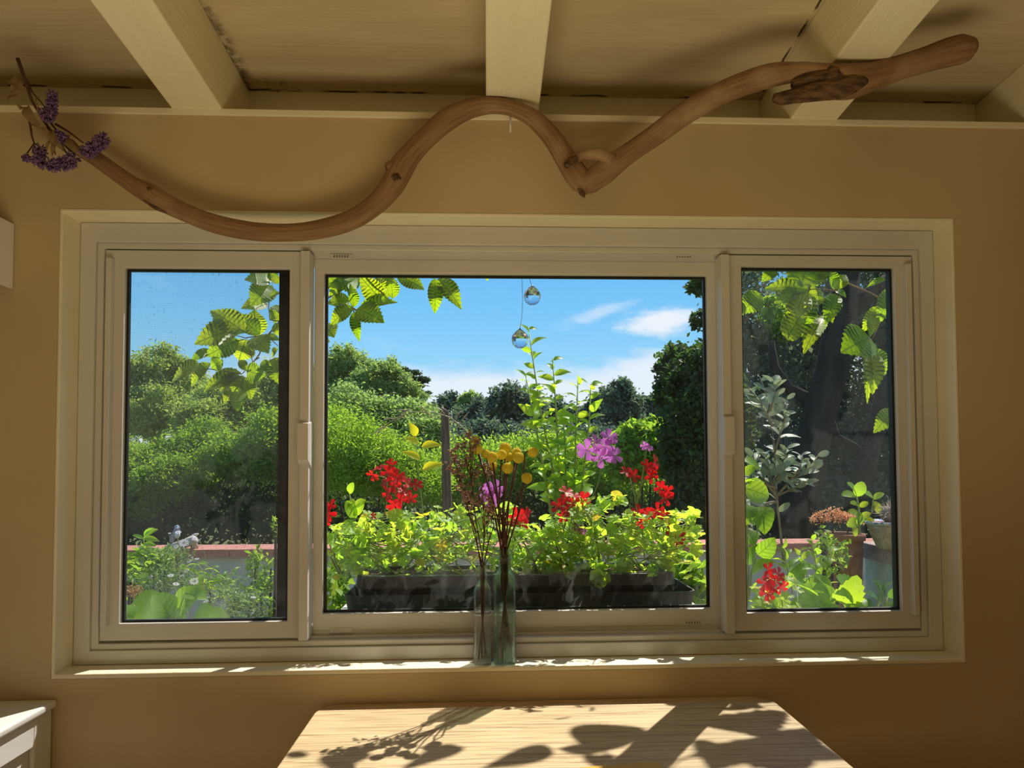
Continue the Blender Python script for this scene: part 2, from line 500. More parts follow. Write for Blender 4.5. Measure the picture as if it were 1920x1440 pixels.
ln = MB(); ln.ring(OX0 - .008, OX1 + .008, OZ0 - .012, OZ1 + .008, OX0, OX1, OZ0, OZ1, -.001, .199)
part('casing', ln, M['cream'], win, .003, label='cream painted plaster reveal and sill')
fx0, fx1, fz0, fz1 = -.988, 1.150, .866, 1.890
part('outer_frame', MB().ring(OX0 + .001, OX1 - .001, OZ0 + .001, OZ1 - .001, fx0, fx1, fz0, fz1, .075, .175), M['vinyl'], win, .002)
gx0, gx1, gz0, gz1 = -.971, 1.135, .881, 1.876
part('inner_frame', MB().ring(fx0, fx1, fz0, fz1, gx0, gx1, gz0, gz1, .083, .172), M['vinyl'], win, .002)
part('track', MB().box(gx0, gx1, .100, .119, gz0 - .004, gz0 + .006).box(gx0, gx1, .119, .1705, gz0 - .004, .908).box(gx0, gx1, .119, .1705, 1.852, gz1 + .003), M['vinyl'], win, .001)


def sash(X0, X1, Z0, Z1, x0, x1, z0, z1, y0, y1, yg):
    s = part('sash', MB().ring(X0, X1, Z0, Z1, x0, x1, z0, z1, y0, y1), M['vinyl'], win, .002)
    e = .006
    part('glazing_bead', MB().ring(x0 - .001, x1 + .001, z0 - .001, z1 + .001, x0 + e, x1 - e, z0 + e, z1 - e, y1 - .006, y1 + .004), M['black'], s)
    part('pane', MB().add([(x0 - .002, yg, z0 - .002), (x1 + .002, yg, z0 - .002), (x1 + .002, yg, z1 + .002), (x0 - .002, yg, z1 + .002)], [(0, 1, 2, 3)]), M['pane'], s)
    return s


sL = sash(gx0 + .001, -.462, .887, 1.873, X(229, .09), X(541, .09), Z(1167, .09, 380), Z(503, .09, 380), .088, .108, .106)
sC = sash(-.452, .612, .897, 1.862, X(606, .118), X(1330, .118), Z(1146, .118), Z(514, .118), .117, .140, .138)
sR = sash(.612, gx1 - .001, .887, 1.873, X(1395, .09), X(1684, .09), Z(1147, .09, 1550), Z(501, .09, 1550), .088, .108, .106)
for s, xa, xb in ((sL, -.960, -.946), (sR, 1.107, 1.122)):
    part('pull_strip', MB().box(xa, xb, .068, .09, .925, 1.848), M['vinyl'], s, .002)
for s, xa, xb, za, zb_ in ((sL, -.474, -.452, 1.326, 1.428), (sR, .609, .631, 1.342, 1.442)):
    part('interlock', MB().box(xa, xb, .064, .116, .886, 1.868), M['vinyl'], s, .001)
    h = MB(); a, b = xa - .003, xb + .003
    h.hexa([(a, .048, za + .008), (b, .048, za + .008), (b, .09, za - .012), (a, .09, za - .012), (a, .048, zb_), (b, .048, zb_), (b, .09, zb_ + .006), (a, .09, zb_ + .006)])
    part('latch_handle', h, M['vinyl'], s, .002)
for px, py in ((640, 481), (1282, 481), (640, 1182), (1300, 1167)):
    c = at(px, py, .116); v = MB().box(c[0] - .029, c[0] + .029, .1145, .118, c[2] - .0065, c[2] + .0065)
    vo = part('vent', v, M['vinyl'], sC, .001)
    sb = MB()
    for k in range(6): sb.box(c[0] - .020 + k * .007, c[0] - .0165 + k * .007, .1138, .1146, c[2] - .003, c[2] + .003)
    # the slots are pressed into the vent cover
    sb.v = sb.v; part('vent_slot', sb, M['steel'], sC)
# screens outside the side panes
for a, b, lab in ((X(233, .16), X(523, .16), 'left'), (X(1372, .16), X(1670, .16), 'right')):
    z0, z1 = .895, 1.850
    so = part('insect_screen', MB().ring(a - .022, b + .03, z0 - .02, z1 + .02, a, b, z0, z1, .152, .166), M['black'], win)
    part('mesh', MB().add([(a, .158, z0), (b, .158, z0), (b, .158, z1), (a, .158, z1)], [(0, 1, 2, 3)]), M['screen'], so)

# ------------------------------------------------------------------ indoors: table, cabinet, sconce
TX0, TX1, TZ = -.404, .688, .750
tb = thing('dining_table', 'oak table with rounded corners pushed against the wall under the window', 'table', ((TX0 + TX1) / 2, -.5, 0))
def rrect(x0, x1, y0, y1, r, n=8):
    P = []
    for cx, cy, a in ((x1 - r, y1 - r, 0), (x0 + r, y1 - r, 90), (x0 + r, y0 + r, 180), (x1 - r, y0 + r, 270)):
        for k in range(n + 1):
            t = math.radians(a + 90 * k / n); P.append((cx + r * math.cos(t), cy + r * math.sin(t)))
    return P
def slab(P, z0, z1):
    n = len(P); m = MB()
    m.add([(x, y, z0) for x, y in P] + [(x, y, z1) for x, y in P], [tuple(range(n - 1, -1, -1)), tuple(range(n, 2 * n))] + [(k, (k + 1) % n, n + (k + 1) % n, n + k) for k in range(n)])
    return m
part('tabletop', slab(rrect(TX0, TX1, -1.05, -.003, .062), TZ - .026, TZ), M['oak'], tb, .004)
part('apron', MB().ring(TX0 + .08, TX1 - .08, TZ - .11, TZ - .0265, TX0 + .081, TX1 - .081, TZ - .109, TZ - .0275, -.95, -.10), M['oak'], tb)
for x in (TX0 + .09, TX1 - .09):
    for y in (-.95, -.10):
        part('leg', MB().tube([(x, y, 0), (x, y, TZ - .0265)], [.018, .027], 12), M['oak'], tb)
yb = [atz(1118, 1440, .752), atz(1225, 1432, .752), atz(1240, 1437, .752), atz(1243, 1447, .752)]
P = [(p[0], p[1]) for p in yb[::-1]]
P = [(yb[3][0], yb[3][1]), (yb[2][0], yb[2][1]), (yb[1][0], yb[1][1]), (yb[0][0], yb[0][1]), (yb[0][0] - .06, yb[0][1] - .012), (yb[0][0] - .05, yb[0][1] - .15), (yb[3][0] + .01, yb[3][1] - .14)]
o = link('place_mat', slab(P, TZ + .0004, TZ + .006).mesh('place_mat', (0, 0, 0), M['yellow_ochre']))
tag(o, 'ochre yellow flat mat with a rounded corner at the near edge of the oak table', 'mat')

cc = at(108, 1311, -.004); CX, CZ = float(cc[0]), float(cc[2])
cb = thing('cabinet', 'white painted low cabinet with panelled side, standing left of the table', 'cabinet', (CX - .3, -.45, 0))
part('top', MB().box(CX - .9, CX, -1.0, -.004, CZ - .018, CZ), M['white'], cb, .006, seg=3)
part('body', MB().box(CX - .88, CX - .022, -.97, -.006, 0, CZ - .0185), M['white'], cb, .002)
sp = MB().ring(0, 1, 0, 1, 0, 1, 0, 1, 0, 1); sp = MB()
# side panel frame: stiles and rails proud of a recessed panel, on the +x face
for y0, y1, z0, z1 in ((-.97, -.90, .02, CZ - .019), (-.075, -.008, .02, CZ - .019), (-.90, -.075, CZ - .085, CZ - .019), (-.90, -.075, .02, .10)):
    sp.box(CX - .0215, CX - .010, y0, y1, z0, z1)
part('side_panel', sp, M['white'], cb, .003)

q0 = at(27, 420, -.004); q1 = at(24, 541, -.004)
sc = thing('wall_sconce', 'white box-shaped wall light at the left edge above the cabinet', 'wall lamp', (q0[0] - .08, -.05, q1[2]))
a, b, z0, z1 = q0[0] - .17, q0[0], q1[2], q0[2]
sh = MB(); sh.box(a, b, -.10, -.094, z0, z1).box(a, a + .006, -.094, -.004, z0, z1).box(b - .006, b, -.094, -.004, z0, z1)
part('shade', sh, M['white'], sc, .0015)
part('back_plate', MB().box(a + .02, b - .02, -.012, -.001, z0 + .02, z1 - .02), M['white'], sc)
part('lamp_holder', MB().tube([(q0[0] - .085, -.012, (z0 + z1) / 2), (q0[0] - .085, -.05, (z0 + z1) / 2)], .014, 10), M['white'], sc)

# ------------------------------------------------------------------ driftwood
DY = -.075
dw = thing('driftwood_branch', 'long sinuous brown driftwood branch hung across the wall above the window', 'driftwood', at(960, 300, DY))


def dyx(px):
    return float(np.interp(px, [0, 1090, 1250, 1450, 1600, 1830], [DY, DY, -.13, -.225, -.235, -.25]))


def dpath(L, off=lambda k: 0.0, sub=4):
    P = np.array([at(x, y, dyx(x) + off(i / (len(L) - 1))) for i, (x, y, w) in enumerate(L)])
    R = np.array([w * .5 * ppm(dyx(x)) for x, y, w in L])
    # catmull-rom refinement
    n = len(P); out = []; rr = []
    for i in range(n - 1):
        p0, p1, p2, p3 = P[max(i - 1, 0)], P[i], P[i + 1], P[min(i + 2, n - 1)]
        for k in range(sub):
            t = k / sub
            out.append(.5 * ((2 * p1) + (-p0 + p2) * t + (2 * p0 - 5 * p1 + 4 * p2 - p3) * t * t + (-p0 + 3 * p1 - 3 * p2 + p3) * t ** 3))
            rr.append(R[i] * (1 - t) + R[i + 1] * t)
    out.append(P[-1]); rr.append(R[-1]); return np.array(out), np.array(rr)


LA = [(150, 283, 20), (178, 296, 28), (215, 322, 30), (250, 347, 33), (280, 363, 40), (300, 376, 38), (345, 398, 34), (400, 419, 35), (470, 433, 33), (540, 436, 32), (600, 430, 34), (660, 412, 37), (705, 382, 40), (735, 347, 45),
      (752, 315, 48), (772, 287, 42), (800, 258, 40), (840, 224, 40), (880, 205, 34), (920, 198, 30), (960, 203, 28), (1000, 222, 32), (1035, 258, 37), (1060, 297, 42), (1078, 325, 46), (1092, 345, 44), (1098, 362, 16)]
LB = [(1096, 352, 34), (1106, 342, 44), (1130, 325, 46), (1155, 305, 42), (1185, 283, 38), (1230, 252, 42), (1280, 215, 44), (1330, 186, 44), (1380, 163, 45), (1440, 143, 44), (1490, 136, 36), (1530, 142, 46), (1570, 152, 64), (1600, 152, 62), (1640, 142, 50), (1690, 126, 46), (1735, 112, 48), (1775, 99, 54), (1800, 93, 56), (1820, 92, 44), (1830, 94, 14)]
bm_ = MB()
for L, sd in ((LA, 1), (LB, 2)):
    p, r = dpath(L); bm_.tube(p, r, 20, True, .035, seed=sd)
part('branch', bm_, M['drift'], dw)


def stub(name, L, mat, sd, n=12, bump=.08, Yf=None):
    p, r = dpath(L, Yf or (lambda k: -.02), 3); return part(name, MB().tube(p, r, n, True, bump, seed=sd), mat, dw)


stub('side_stub', [(1625, 150, 14), (1600, 156, 34), (1570, 165, 40), (1530, 172, 34), (1490, 180, 26), (1468, 184, 24), (1450, 183, 14)], M['knot'], 3, Yf=lambda k: -.022)
stub('knot', [(1568, 140, 18), (1563, 136, 24), (1560, 134, 22)], M['knot'], 4, Yf=lambda k: -.025 - .012 * k)
stub('knot', [(1610, 148, 12), (1575, 150, 40), (1545, 152, 44), (1510, 156, 34), (1485, 160, 14)], M['knot'], 14, Yf=lambda k: -.012)
stub('loop', [(1064, 308, 14), (1076, 298, 20), (1100, 290, 20), (1125, 290, 24), (1150, 303, 26)], M['drift'], 5)
stub('loop_tip', [(1060, 312, 10), (1072, 302, 15), (1082, 297, 12)], M['knot'], 6, Yf=lambda k: -.035)
stub('side_stub', [(757, 315, 26), (738, 312, 23), (726, 316, 19)], M['drift'], 7, Yf=lambda k: -.012)
stub('knot', [(727, 316, 12), (723, 317, 11)], M['knot'], 8, Yf=lambda k: -.013)
stub('knot', [(740, 330, 22), (744, 340, 20)], M['knot'], 10, Yf=lambda k: -.02)
stub('knot', [(279, 352, 9), (282, 357, 11)], M['knot'], 9, Yf=lambda k: -.022)
stub('bark_flap', [(272, 375, 6), (292, 389, 9), (312, 398, 5)], M['knot'], 11, Yf=lambda k: -.012)
stub('split_tip', [(1086, 350, 8), (1091, 362, 10), (1096, 370, 3)], M['knot'], 12, Yf=lambda k: -.012)

n0, n1 = at(957, 214, -.035), at(957, 248, -.035)
o = link('peg', MB().tube([n1, n0 + (n0 - n1) * .12], [.0022, .0026], 8).mesh('peg', (0, 0, 0), M['white']))
tag(o, 'small white peg hanging under the middle ceiling beam behind the driftwood', 'peg')

# ------------------------------------------------------------------ leaf and flower meshes


def leaf_mesh(name, w=.6, n=8, serr=0.0, fold=.18, arch=.18, shape='elm', mat=None, twist=0.0):
    V = []; F = []
    for i in range(n + 1):
        t = i / n
        if shape == 'elm': f = math.sin(math.pi * t ** .82) ** .85 * (1 - .25 * t)
        elif shape == 'lance': f = math.sin(math.pi * t ** .75) ** 1.1
        elif shape == 'oval': f = math.sin(math.pi * min(1, t * .96 + .02)) ** .55
        else: f = math.sin(math.pi * t ** .6) ** .6
        hw = .5 * w * max(f, .0) + .004
        sr = serr * w * (.5 if i % 2 else -.5) * f
        z = -arch * (t - .35) ** 2 * 1.6 + arch * .2
        dz_ = fold * hw
        y2 = t + (sr * .8 if 0 < i < n else 0)
        V += [(-hw - max(sr, 0), y2, z + dz_ + twist * t * .2), (0, t, z), (hw + max(sr, 0), y2, z + dz_ - twist * t * .2)]
    for i in range(n):
        a = i * 3
        F += [(a, a + 1, a + 4, a + 3), (a + 1, a + 2, a + 5, a + 4)]
    m = MB(); m.add(V, F, True); return m.mesh(name, (0, 0, 0), mat)


def geranium_leaf(name, mat, lobes=5, n=25, cup=.25):
    V = [(0, 0, 0)]; F = []
    for ring_, rr in ((0, .55), (1, 1.0)):
        for j in range(n):
            th = math.pi * (.5 + .08) + (2 * math.pi - .16 * math.pi) * (j / (n - 1)) + math.pi
            ph = (j / (n - 1)) * lobes
            lob = abs(math.sin(math.pi * ph)) ** .6
            r = .5 * rr * (.80 + .2 * lob * ring_ + .1 * (1 - ring_))
            z = cup * r * (.35 + .9 * r) + .05 * math.cos(2 * math.pi * ph) * rr
            V.append((r * math.cos(th), r * math.sin(th) , z))
    for j in range(n - 1):
        F += [(0, 1 + j, 2 + j), (1 + j, 1 + n + j, 2 + n + j, 2 + j)]
    m = MB(); m.add(V, F, True); return m.mesh(name, (0, 0, 0), mat)


def floret_mesh(name, mat, pr=.5, pw=.32, cen=None):
    m = MB()
    for k in range(5):
        a = 2 * math.pi * k / 5 + (.25 if k < 2 else -.05)
        c, s = math.cos(a), math.sin(a)
        pts = [(.03, -.03, 0), (.03, .03, 0), (pr * .55, pw * .42, .09), (pr * .88, pw * .5, .10), (pr, pw * .12, .07), (pr * .96, -pw * .12, .07), (pr * .86, -pw * .5, .10), (pr * .55, -pw * .42, .09)]
        mid = (pr * .5, 0, .055)
        V = [(x * c - y * s, x * s + y * c, z) for x, y, z in pts + [mid]]
        m.add(V, [(8, j, (j + 1) % 8) for j in range(8)], True)
    return m.mesh(name, (0, 0, 0), mat)


def put(name, mesh, parent, base, tip, nrm=(0, -1, 0.3), wscale=1.0, along=True):
    """one leaf or petal object: local +y runs from base to tip, local +z is its face"""
    base = np.array(base, float); tip = np.array(tip, float)
    y = tip - base; L = np.linalg.norm(y) + 1e-9; y = y / L
    z = np.array(nrm, float); z = z - y * (z @ y)
    if np.linalg.norm(z) < 1e-3: z = np.cross(y, [1, .1, .3])
    z /= np.linalg.norm(z); x = np.cross(y, z)
    b = base - wloc(parent)
    mt = np.eye(4); mt[:3, 0] = x * L * wscale; mt[:3, 1] = y * L; mt[:3, 2] = z * L; mt[:3, 3] = b
    o = bpy.data.objects.new(name, mesh); COL.objects.link(o); o.parent = parent; o.matrix_basis = Matrix(mt.tolist())
    return o


def rv(s=1.0): return rng.normal(0, s, 3)


M['elm'] = leafmat('serrated_leaf', (.06, .10, .03), (.10, .15, .055), (.50, .82, .01), (.86, .97, .015), .55, veins=7)
M['geran_leaf'] = leafmat('geranium_leaf', (.18, .31, .05), (.27, .38, .07), (.55, .90, .05), (.90, 1.0, .08), .56)
M['geran_old'] = leafmat('yellowing_leaf', (.42, .36, .05), (.5, .40, .07), (.85, .70, .05), (.8, .62, .05), .5)
M['lance'] = leafmat('bright_leaf', (.12, .25, .03), (.18, .30, .04), (.50, .85, .03), (.80, .95, .04), .55, veins=0)
M['dark_leaf'] = leafmat('dark_leaf', (.045, .11, .025), (.07, .15, .03), (.15, .42, .03), (.28, .55, .04), .4, rough=.35)
M['olive_leaf'] = leafmat('grey_green_leaf', (.22, .28, .20), (.32, .38, .28), (.35, .44, .22), (.45, .52, .28), .3, rough=.5)
M['yellow_leaf'] = leafmat('yellow_leaf', (.5, .42, .04), (.55, .45, .06), (1.0, .86, .02), (1.0, .90, .03), .7)
M['big_leaf'] = leafmat('broad_leaf', (.13, .25, .03), (.16, .28, .04), (.48, .82, .03), (.66, .90, .04), .55, veins=5)
M['red'] = leafmat('red_petal', (.62, .008, .012), (.55, .006, .014), (.95, .012, .012), (.85, .008, .015), .5)
M['pink'] = leafmat('magenta_petal', (.55, .12, .50), (.50, .10, .45), (.85, .25, .80), (.80, .22, .75), .5)
M['daisy'] = leafmat('daisy_petal', (.68, .66, .78), (.74, .72, .80), (.8, .78, .88), (.75, .72, .85), .4)
M['stem_green'] = solid('green_stem', (.22, .32, .08), (.30, .36, .12), .6, 40)
M['stem_brown'] = solid('brown_stem', (.13, .065, .035), (.19, .10, .055), .7, 40)
M['twig'] = solid('grey_brown_twig', (.18, .11, .075), (.26, .17, .12), .75, 30)
M['dark_stem'] = solid('dried_dark_stem', (.085, .03, .018), (.13, .05, .03), .6, 40)
M['bark'] = solid('dark_bark', (.022, .019, .016), (.05, .042, .034), .9, 9, (1, 1, .3), bump=.6, spec=.1)
M['bark_light'] = solid('grey_bark', (.20, .17, .13), (.30, .26, .20), .9, 9, (1, 1, .3), bump=.5, spec=.1)

elm = leaf_mesh('elm_leaf', .86, 22, .16, .22, .2, 'elm', M['elm'])
lance = leaf_mesh('lance_leaf', .46, 7, 0, .3, .35, 'lance', M['lance'])
lance_y = leaf_mesh('lance_leaf_yellow', .5, 7, 0, .3, .3, 'elm', M['yellow_leaf'])
narrow = leaf_mesh('narrow_leaf', .2, 6, 0, .3, .5, 'lance', M['lance'])
oval_o = leaf_mesh('oval_grey_leaf', .46, 6, 0, .2, .2, 'oval', M['olive_leaf'])
oval_g = leaf_mesh('oval_green_leaf', .6, 7, 0, .2, .25, 'oval', M['lance'])
oval_d = leaf_mesh('oval_dark_leaf', .5, 7, 0, .25, .25, 'elm', M['dark_leaf'])
big = leaf_mesh('broad_leaf', .95, 9, .03, .25, .25, 'broad', M['big_leaf'])
bigy = leaf_mesh('broad_leaf_yellow', .95, 12, .12, .2, .2, 'broad', M['lance'])
gl = geranium_leaf('geranium_leaf', M['geran_leaf'])
gly = geranium_leaf('geranium_leaf_old', M['geran_old'])
fl_red = floret_mesh('red_floret', M['red'], .5, .30)
fl_pink = floret_mesh('magenta_floret', M['pink'], .5, .34)


def daisy_mesh(name):
    m = MB()
    for k in range(11):
        a = 2 * math.pi * k / 11; c, s = math.cos(a), math.sin(a)
        m.add([(x * c - y * s, x * s + y * c, z) for x, y, z in ((.08, 0, 0), (.35, .09, .03), (.5, 0, 0), (.35, -.09, .03))], [(0, 3, 2, 1)], True)
    return m.mesh(name, (0, 0, 0), M['daisy'])


dz_mesh = daisy_mesh('daisy_flower')


def cloud_mesh(name, mat, blobs, n, size, asp=.5, clumps=26, tight=.22, up=.3, droop=0.0, shell=(.6, 1.0), sd=1, fold=True):
    """leaves scattered in clumps through ellipsoids (cx,cy,cz,rx,ry,rz)"""
    r = np.random.default_rng(sd); B = np.array(blobs, float)
    w = B[:, 3] * B[:, 4] + B[:, 3] * B[:, 5] + B[:, 4] * B[:, 5]; w /= w.sum()
    cb = []; cs = []
    for b, wi in zip(B, w):
        k = max(5, int(clumps * len(B) * wi))
        d = r.normal(size=(k, 3)); d /= np.linalg.norm(d, axis=1)[:, None]
        rad = r.uniform(shell[0], shell[1], k)[:, None]
        cb.append(b[:3] + d * rad * b[3:6]); cs.append(np.repeat(b[None, 3:6], k, 0))
    cb = np.concatenate(cb); cs = np.concatenate(cs)
    i = r.integers(0, len(cb), n)
    P = cb[i] + r.normal(size=(n, 3)) * cs[i] * tight
    nrm = r.normal(size=(n, 3)); nrm[:, 2] = np.abs(nrm[:, 2]) + up; nrm /= np.linalg.norm(nrm, axis=1)[:, None]
    t = r.normal(size=(n, 3)); t[:, 2] -= droop; t -= nrm * (t * nrm).sum(1)[:, None]; t /= np.linalg.norm(t, axis=1)[:, None]
    s_ = np.cross(t, nrm); L = size * r.uniform(.6, 1.3, n)[:, None]
    V = np.stack([P - t * L * .5, P + s_ * L * asp * .5 + nrm * L * .06, P + t * L * .5, P - s_ * L * asp * .5 + nrm * L * .06], 1).reshape(-1, 3)
    return V


def cloud_obj(name, parent, mat, V, kind='stuff'):
    off = wloc(parent) if parent is not None else np.zeros(3)
    n = len(V) // 4; me = bpy.data.meshes.new(name)
    me.vertices.add(n * 4); me.vertices.foreach_set('co', (V - off).astype(np.float32).ravel())
    me.loops.add(n * 6); q = np.arange(n)[:, None] * 4
    me.loops.foreach_set('vertex_index', (q + np.array([0, 1, 2, 0, 2, 3])).ravel().astype(np.int32))
    me.polygons.add(n * 2); me.polygons.foreach_set('loop_start', np.arange(0, n * 6, 3, dtype=np.int32))
    me.update(calc_edges=True); me.materials.append(mat)
    o = link(name, me, parent); o['kind'] = kind; return o


def blob(px, py, Y, rx, rz=None, ry=None):
    """ellipsoid whose outline spans about rx by rz pixels at that distance"""
    p = at(px, py, Y); k = ppm(Y); rz = rz or rx
    return (p[0], p[1], p[2], rx * k, (ry or .5 * (rx + rz)) * k, rz * k)

# ------------------------------------------------------------------ garden ground and walls
M['ground'] = solid('garden_ground', (.16, .15, .07), (.10, .13, .045), .95, 3, bump=.4, spec=.1)
M['soil'] = solid('soil', (.05, .035, .025), (.09, .065, .045), .95, 30, bump=.6, spec=.1)
M['render_wall'] = solid('grey_white_render', (.50, .49, .45), (.42, .42, .39), .9, 6, bump=.15)
M['brick_cap'] = solid('terracotta_cap', (.48, .20, .15), (.38, .15, .11), .85, 14, bump=.2)
M['mint'] = solid('mint_render', (.42, .55, .47), (.36, .49, .42), .9, 8, bump=.12)
M['grey_cap'] = solid('weathered_cap', (.40, .30, .26), (.28, .22, .20), .85, 12, bump=.2)
M['terracotta'] = solid('terracotta_pot', (.36, .16, .085), (.28, .12, .065), .8, 14, bump=.15)
M['plastic'] = solid('weathered_grey_plastic', (.022, .021, .020), (.15, .14, .135), .55, 16, (1, 1, .25), lo=.45, hi=.8)
M['post'] = solid('old_fence_wood', (.09, .065, .05), (.17, .13, .10), .9, 20, (4, 4, .4), bump=.5, spec=.1)

gm = MB(); gn = 14
xs = np.linspace(-70, 70, 29); ys = [.26, 2, 4, 6, 9, 14, 20, 28, 38, 50, 65, 85, 120, 170]
V = [(x, y, (0 if y < 6 else .004 * (y - 6) ** 1.25 + .25 * math.sin(x * .11 + y * .07)) if y > 14 else 0) for y in ys for x in xs]
F = [(j * 29 + i, j * 29 + i + 1, (j + 1) * 29 + i + 1, (j + 1) * 29 + i) for j in range(len(ys) - 1) for i in range(28)]
struct('ground', MB().add(V, F, True), M['ground'], 'garden ground and slope beyond the window')
GW = sthing('garden_wall', 'low pale garden wall with terracotta capping', (0, 3.55, 0))
part('wall_body', MB().box(-6, 3.2, 3.45, 3.7, 0, .672), M['render_wall'], GW)
x = -6.0; k = 0
capm = None
while x < 3.2:
    L = .30; dzz = rng.uniform(-.002, .002)
    if capm is None:
        capm = MB().box(0.002, L - .002, 0, .32, 0, .052).mesh('cap_tile', (0, 0, 0), M['brick_cap'])
    o = link('cap_tile', capm, GW); o.location = (x, 3.41 - 3.55, .6725 + dzz + .002)
    bv = None
    x += L; k += 1
SW = sthing('planter_wall', 'mint green garden wall with a weathered cap, right of the window', (1.95, 1.2, 0))
mw = at(1612, 1016, 1.75); mx = float(mw[0])
part('wall_body', MB().box(mx + .015, mx + .42, .62, 1.73, 0, mw[2] - .075), M['mint'], SW)
part('cap', MB().box(mx, mx + .45, .6, 1.75, mw[2] - .0745, mw[2]), M['grey_cap'], SW, .006)
kk = at(1658, 1068, 1.45); part('plug', MB().tube([(mx - .0, 1.42, kk[2]), (mx + .02, 1.42, kk[2])], .022, 14), M['mint'], SW)

struct('trim_2', MB().box(-.44, .63, .205, .50, .872, .892), M['render_wall'], 'outdoor window shelf that carries the planter')

# ------------------------------------------------------------------ planter
ty0, ty1 = .235, .475
tz = .8925
pl_ = thing('planter_box', 'long weathered grey plastic trough of geraniums outside the middle pane', 'planter', (.07, .36, tz))
xa, xb = X(668, .27), X(1262, .27)
tr = thing('planter_tray', 'dark grey drip tray under the geranium trough', 'tray', (.09, .36, tz))
ta_, tb_ = X(645, .24), X(1302, .24)
trm = MB().box(ta_ + .012, tb_ - .012, ty0 + .01, ty1 - .01, tz, tz + .008)
zt = float(at(960, 1113, .235)[2])
trm.ring(0, 0, 0, 0, 0, 0, 0, 0, 0, 0) if False else None
def tray_ring(m, xo0, xo1, yo0, yo1, z0, xi0, xi1, yi0, yi1, z1, th):
    o = rrect(xo0, xo1, yo0, yo1, .03, 5); i = rrect(xi0, xi1, yi0, yi1, .03, 5); n = len(o)
    o2 = rrect(xo0 + th, xo1 - th, yo0 + th, yo1 - th, .027, 5); i2 = rrect(xi0 + th, xi1 - th, yi0 + th, yi1 - th, .027, 5)
    V = [(x, y, z0) for x, y in o] + [(x, y, z1) for x, y in i] + [(x, y, z1) for x, y in i2] + [(x, y, z0) for x, y in o2]
    F = [(a * n + k, a * n + (k + 1) % n, ((a + 1) % 4) * n + (k + 1) % n, ((a + 1) % 4) * n + k) for a in range(4) for k in range(n)]
    m.add(V, F)
tray_ring(trm, ta_ + .012, tb_ - .012, ty0 + .008, ty1 - .008, tz, ta_, tb_, ty0 - .004, ty1 + .004, zt, .005)
part('tray_body', trm, M['plastic'], tr)
zr = float(at(900, 1079, .24)[2]); zq = float(at(900, 1098, .24)[2])
pb = MB()
tray_ring(pb, xa + .05, xb - .05, ty0 + .035, ty1 - .035, tz + .009, xa + .012, xb - .012, ty0 + .018, ty1 - .018, zq + .002, .006)
part('trough', pb, M['plastic'], pl_)
rm = MB()
tray_ring(rm, xa, xb, ty0 + .006, ty1 - .006, zq - .006, xa + .004, xb - .004, ty0 + .008, ty1 - .008, zr, .022)
part('rim', rm, M['plastic'], pl_, .002)
part('soil', slab(rrect(xa + .025, xb - .025, ty0 + .03, ty1 - .03, .03, 4), zr - .035, zr - .012), M['soil'], pl_)

# ------------------------------------------------------------------ geraniums


def stem_line(a, b, bow=.02, n=5):
    a = np.array(a, float); b = np.array(b, float); o = rv(bow); o[2] *= .3
    return [a + (b - a) * t + o * math.sin(math.pi * t) for t in np.linspace(0, 1, n)]


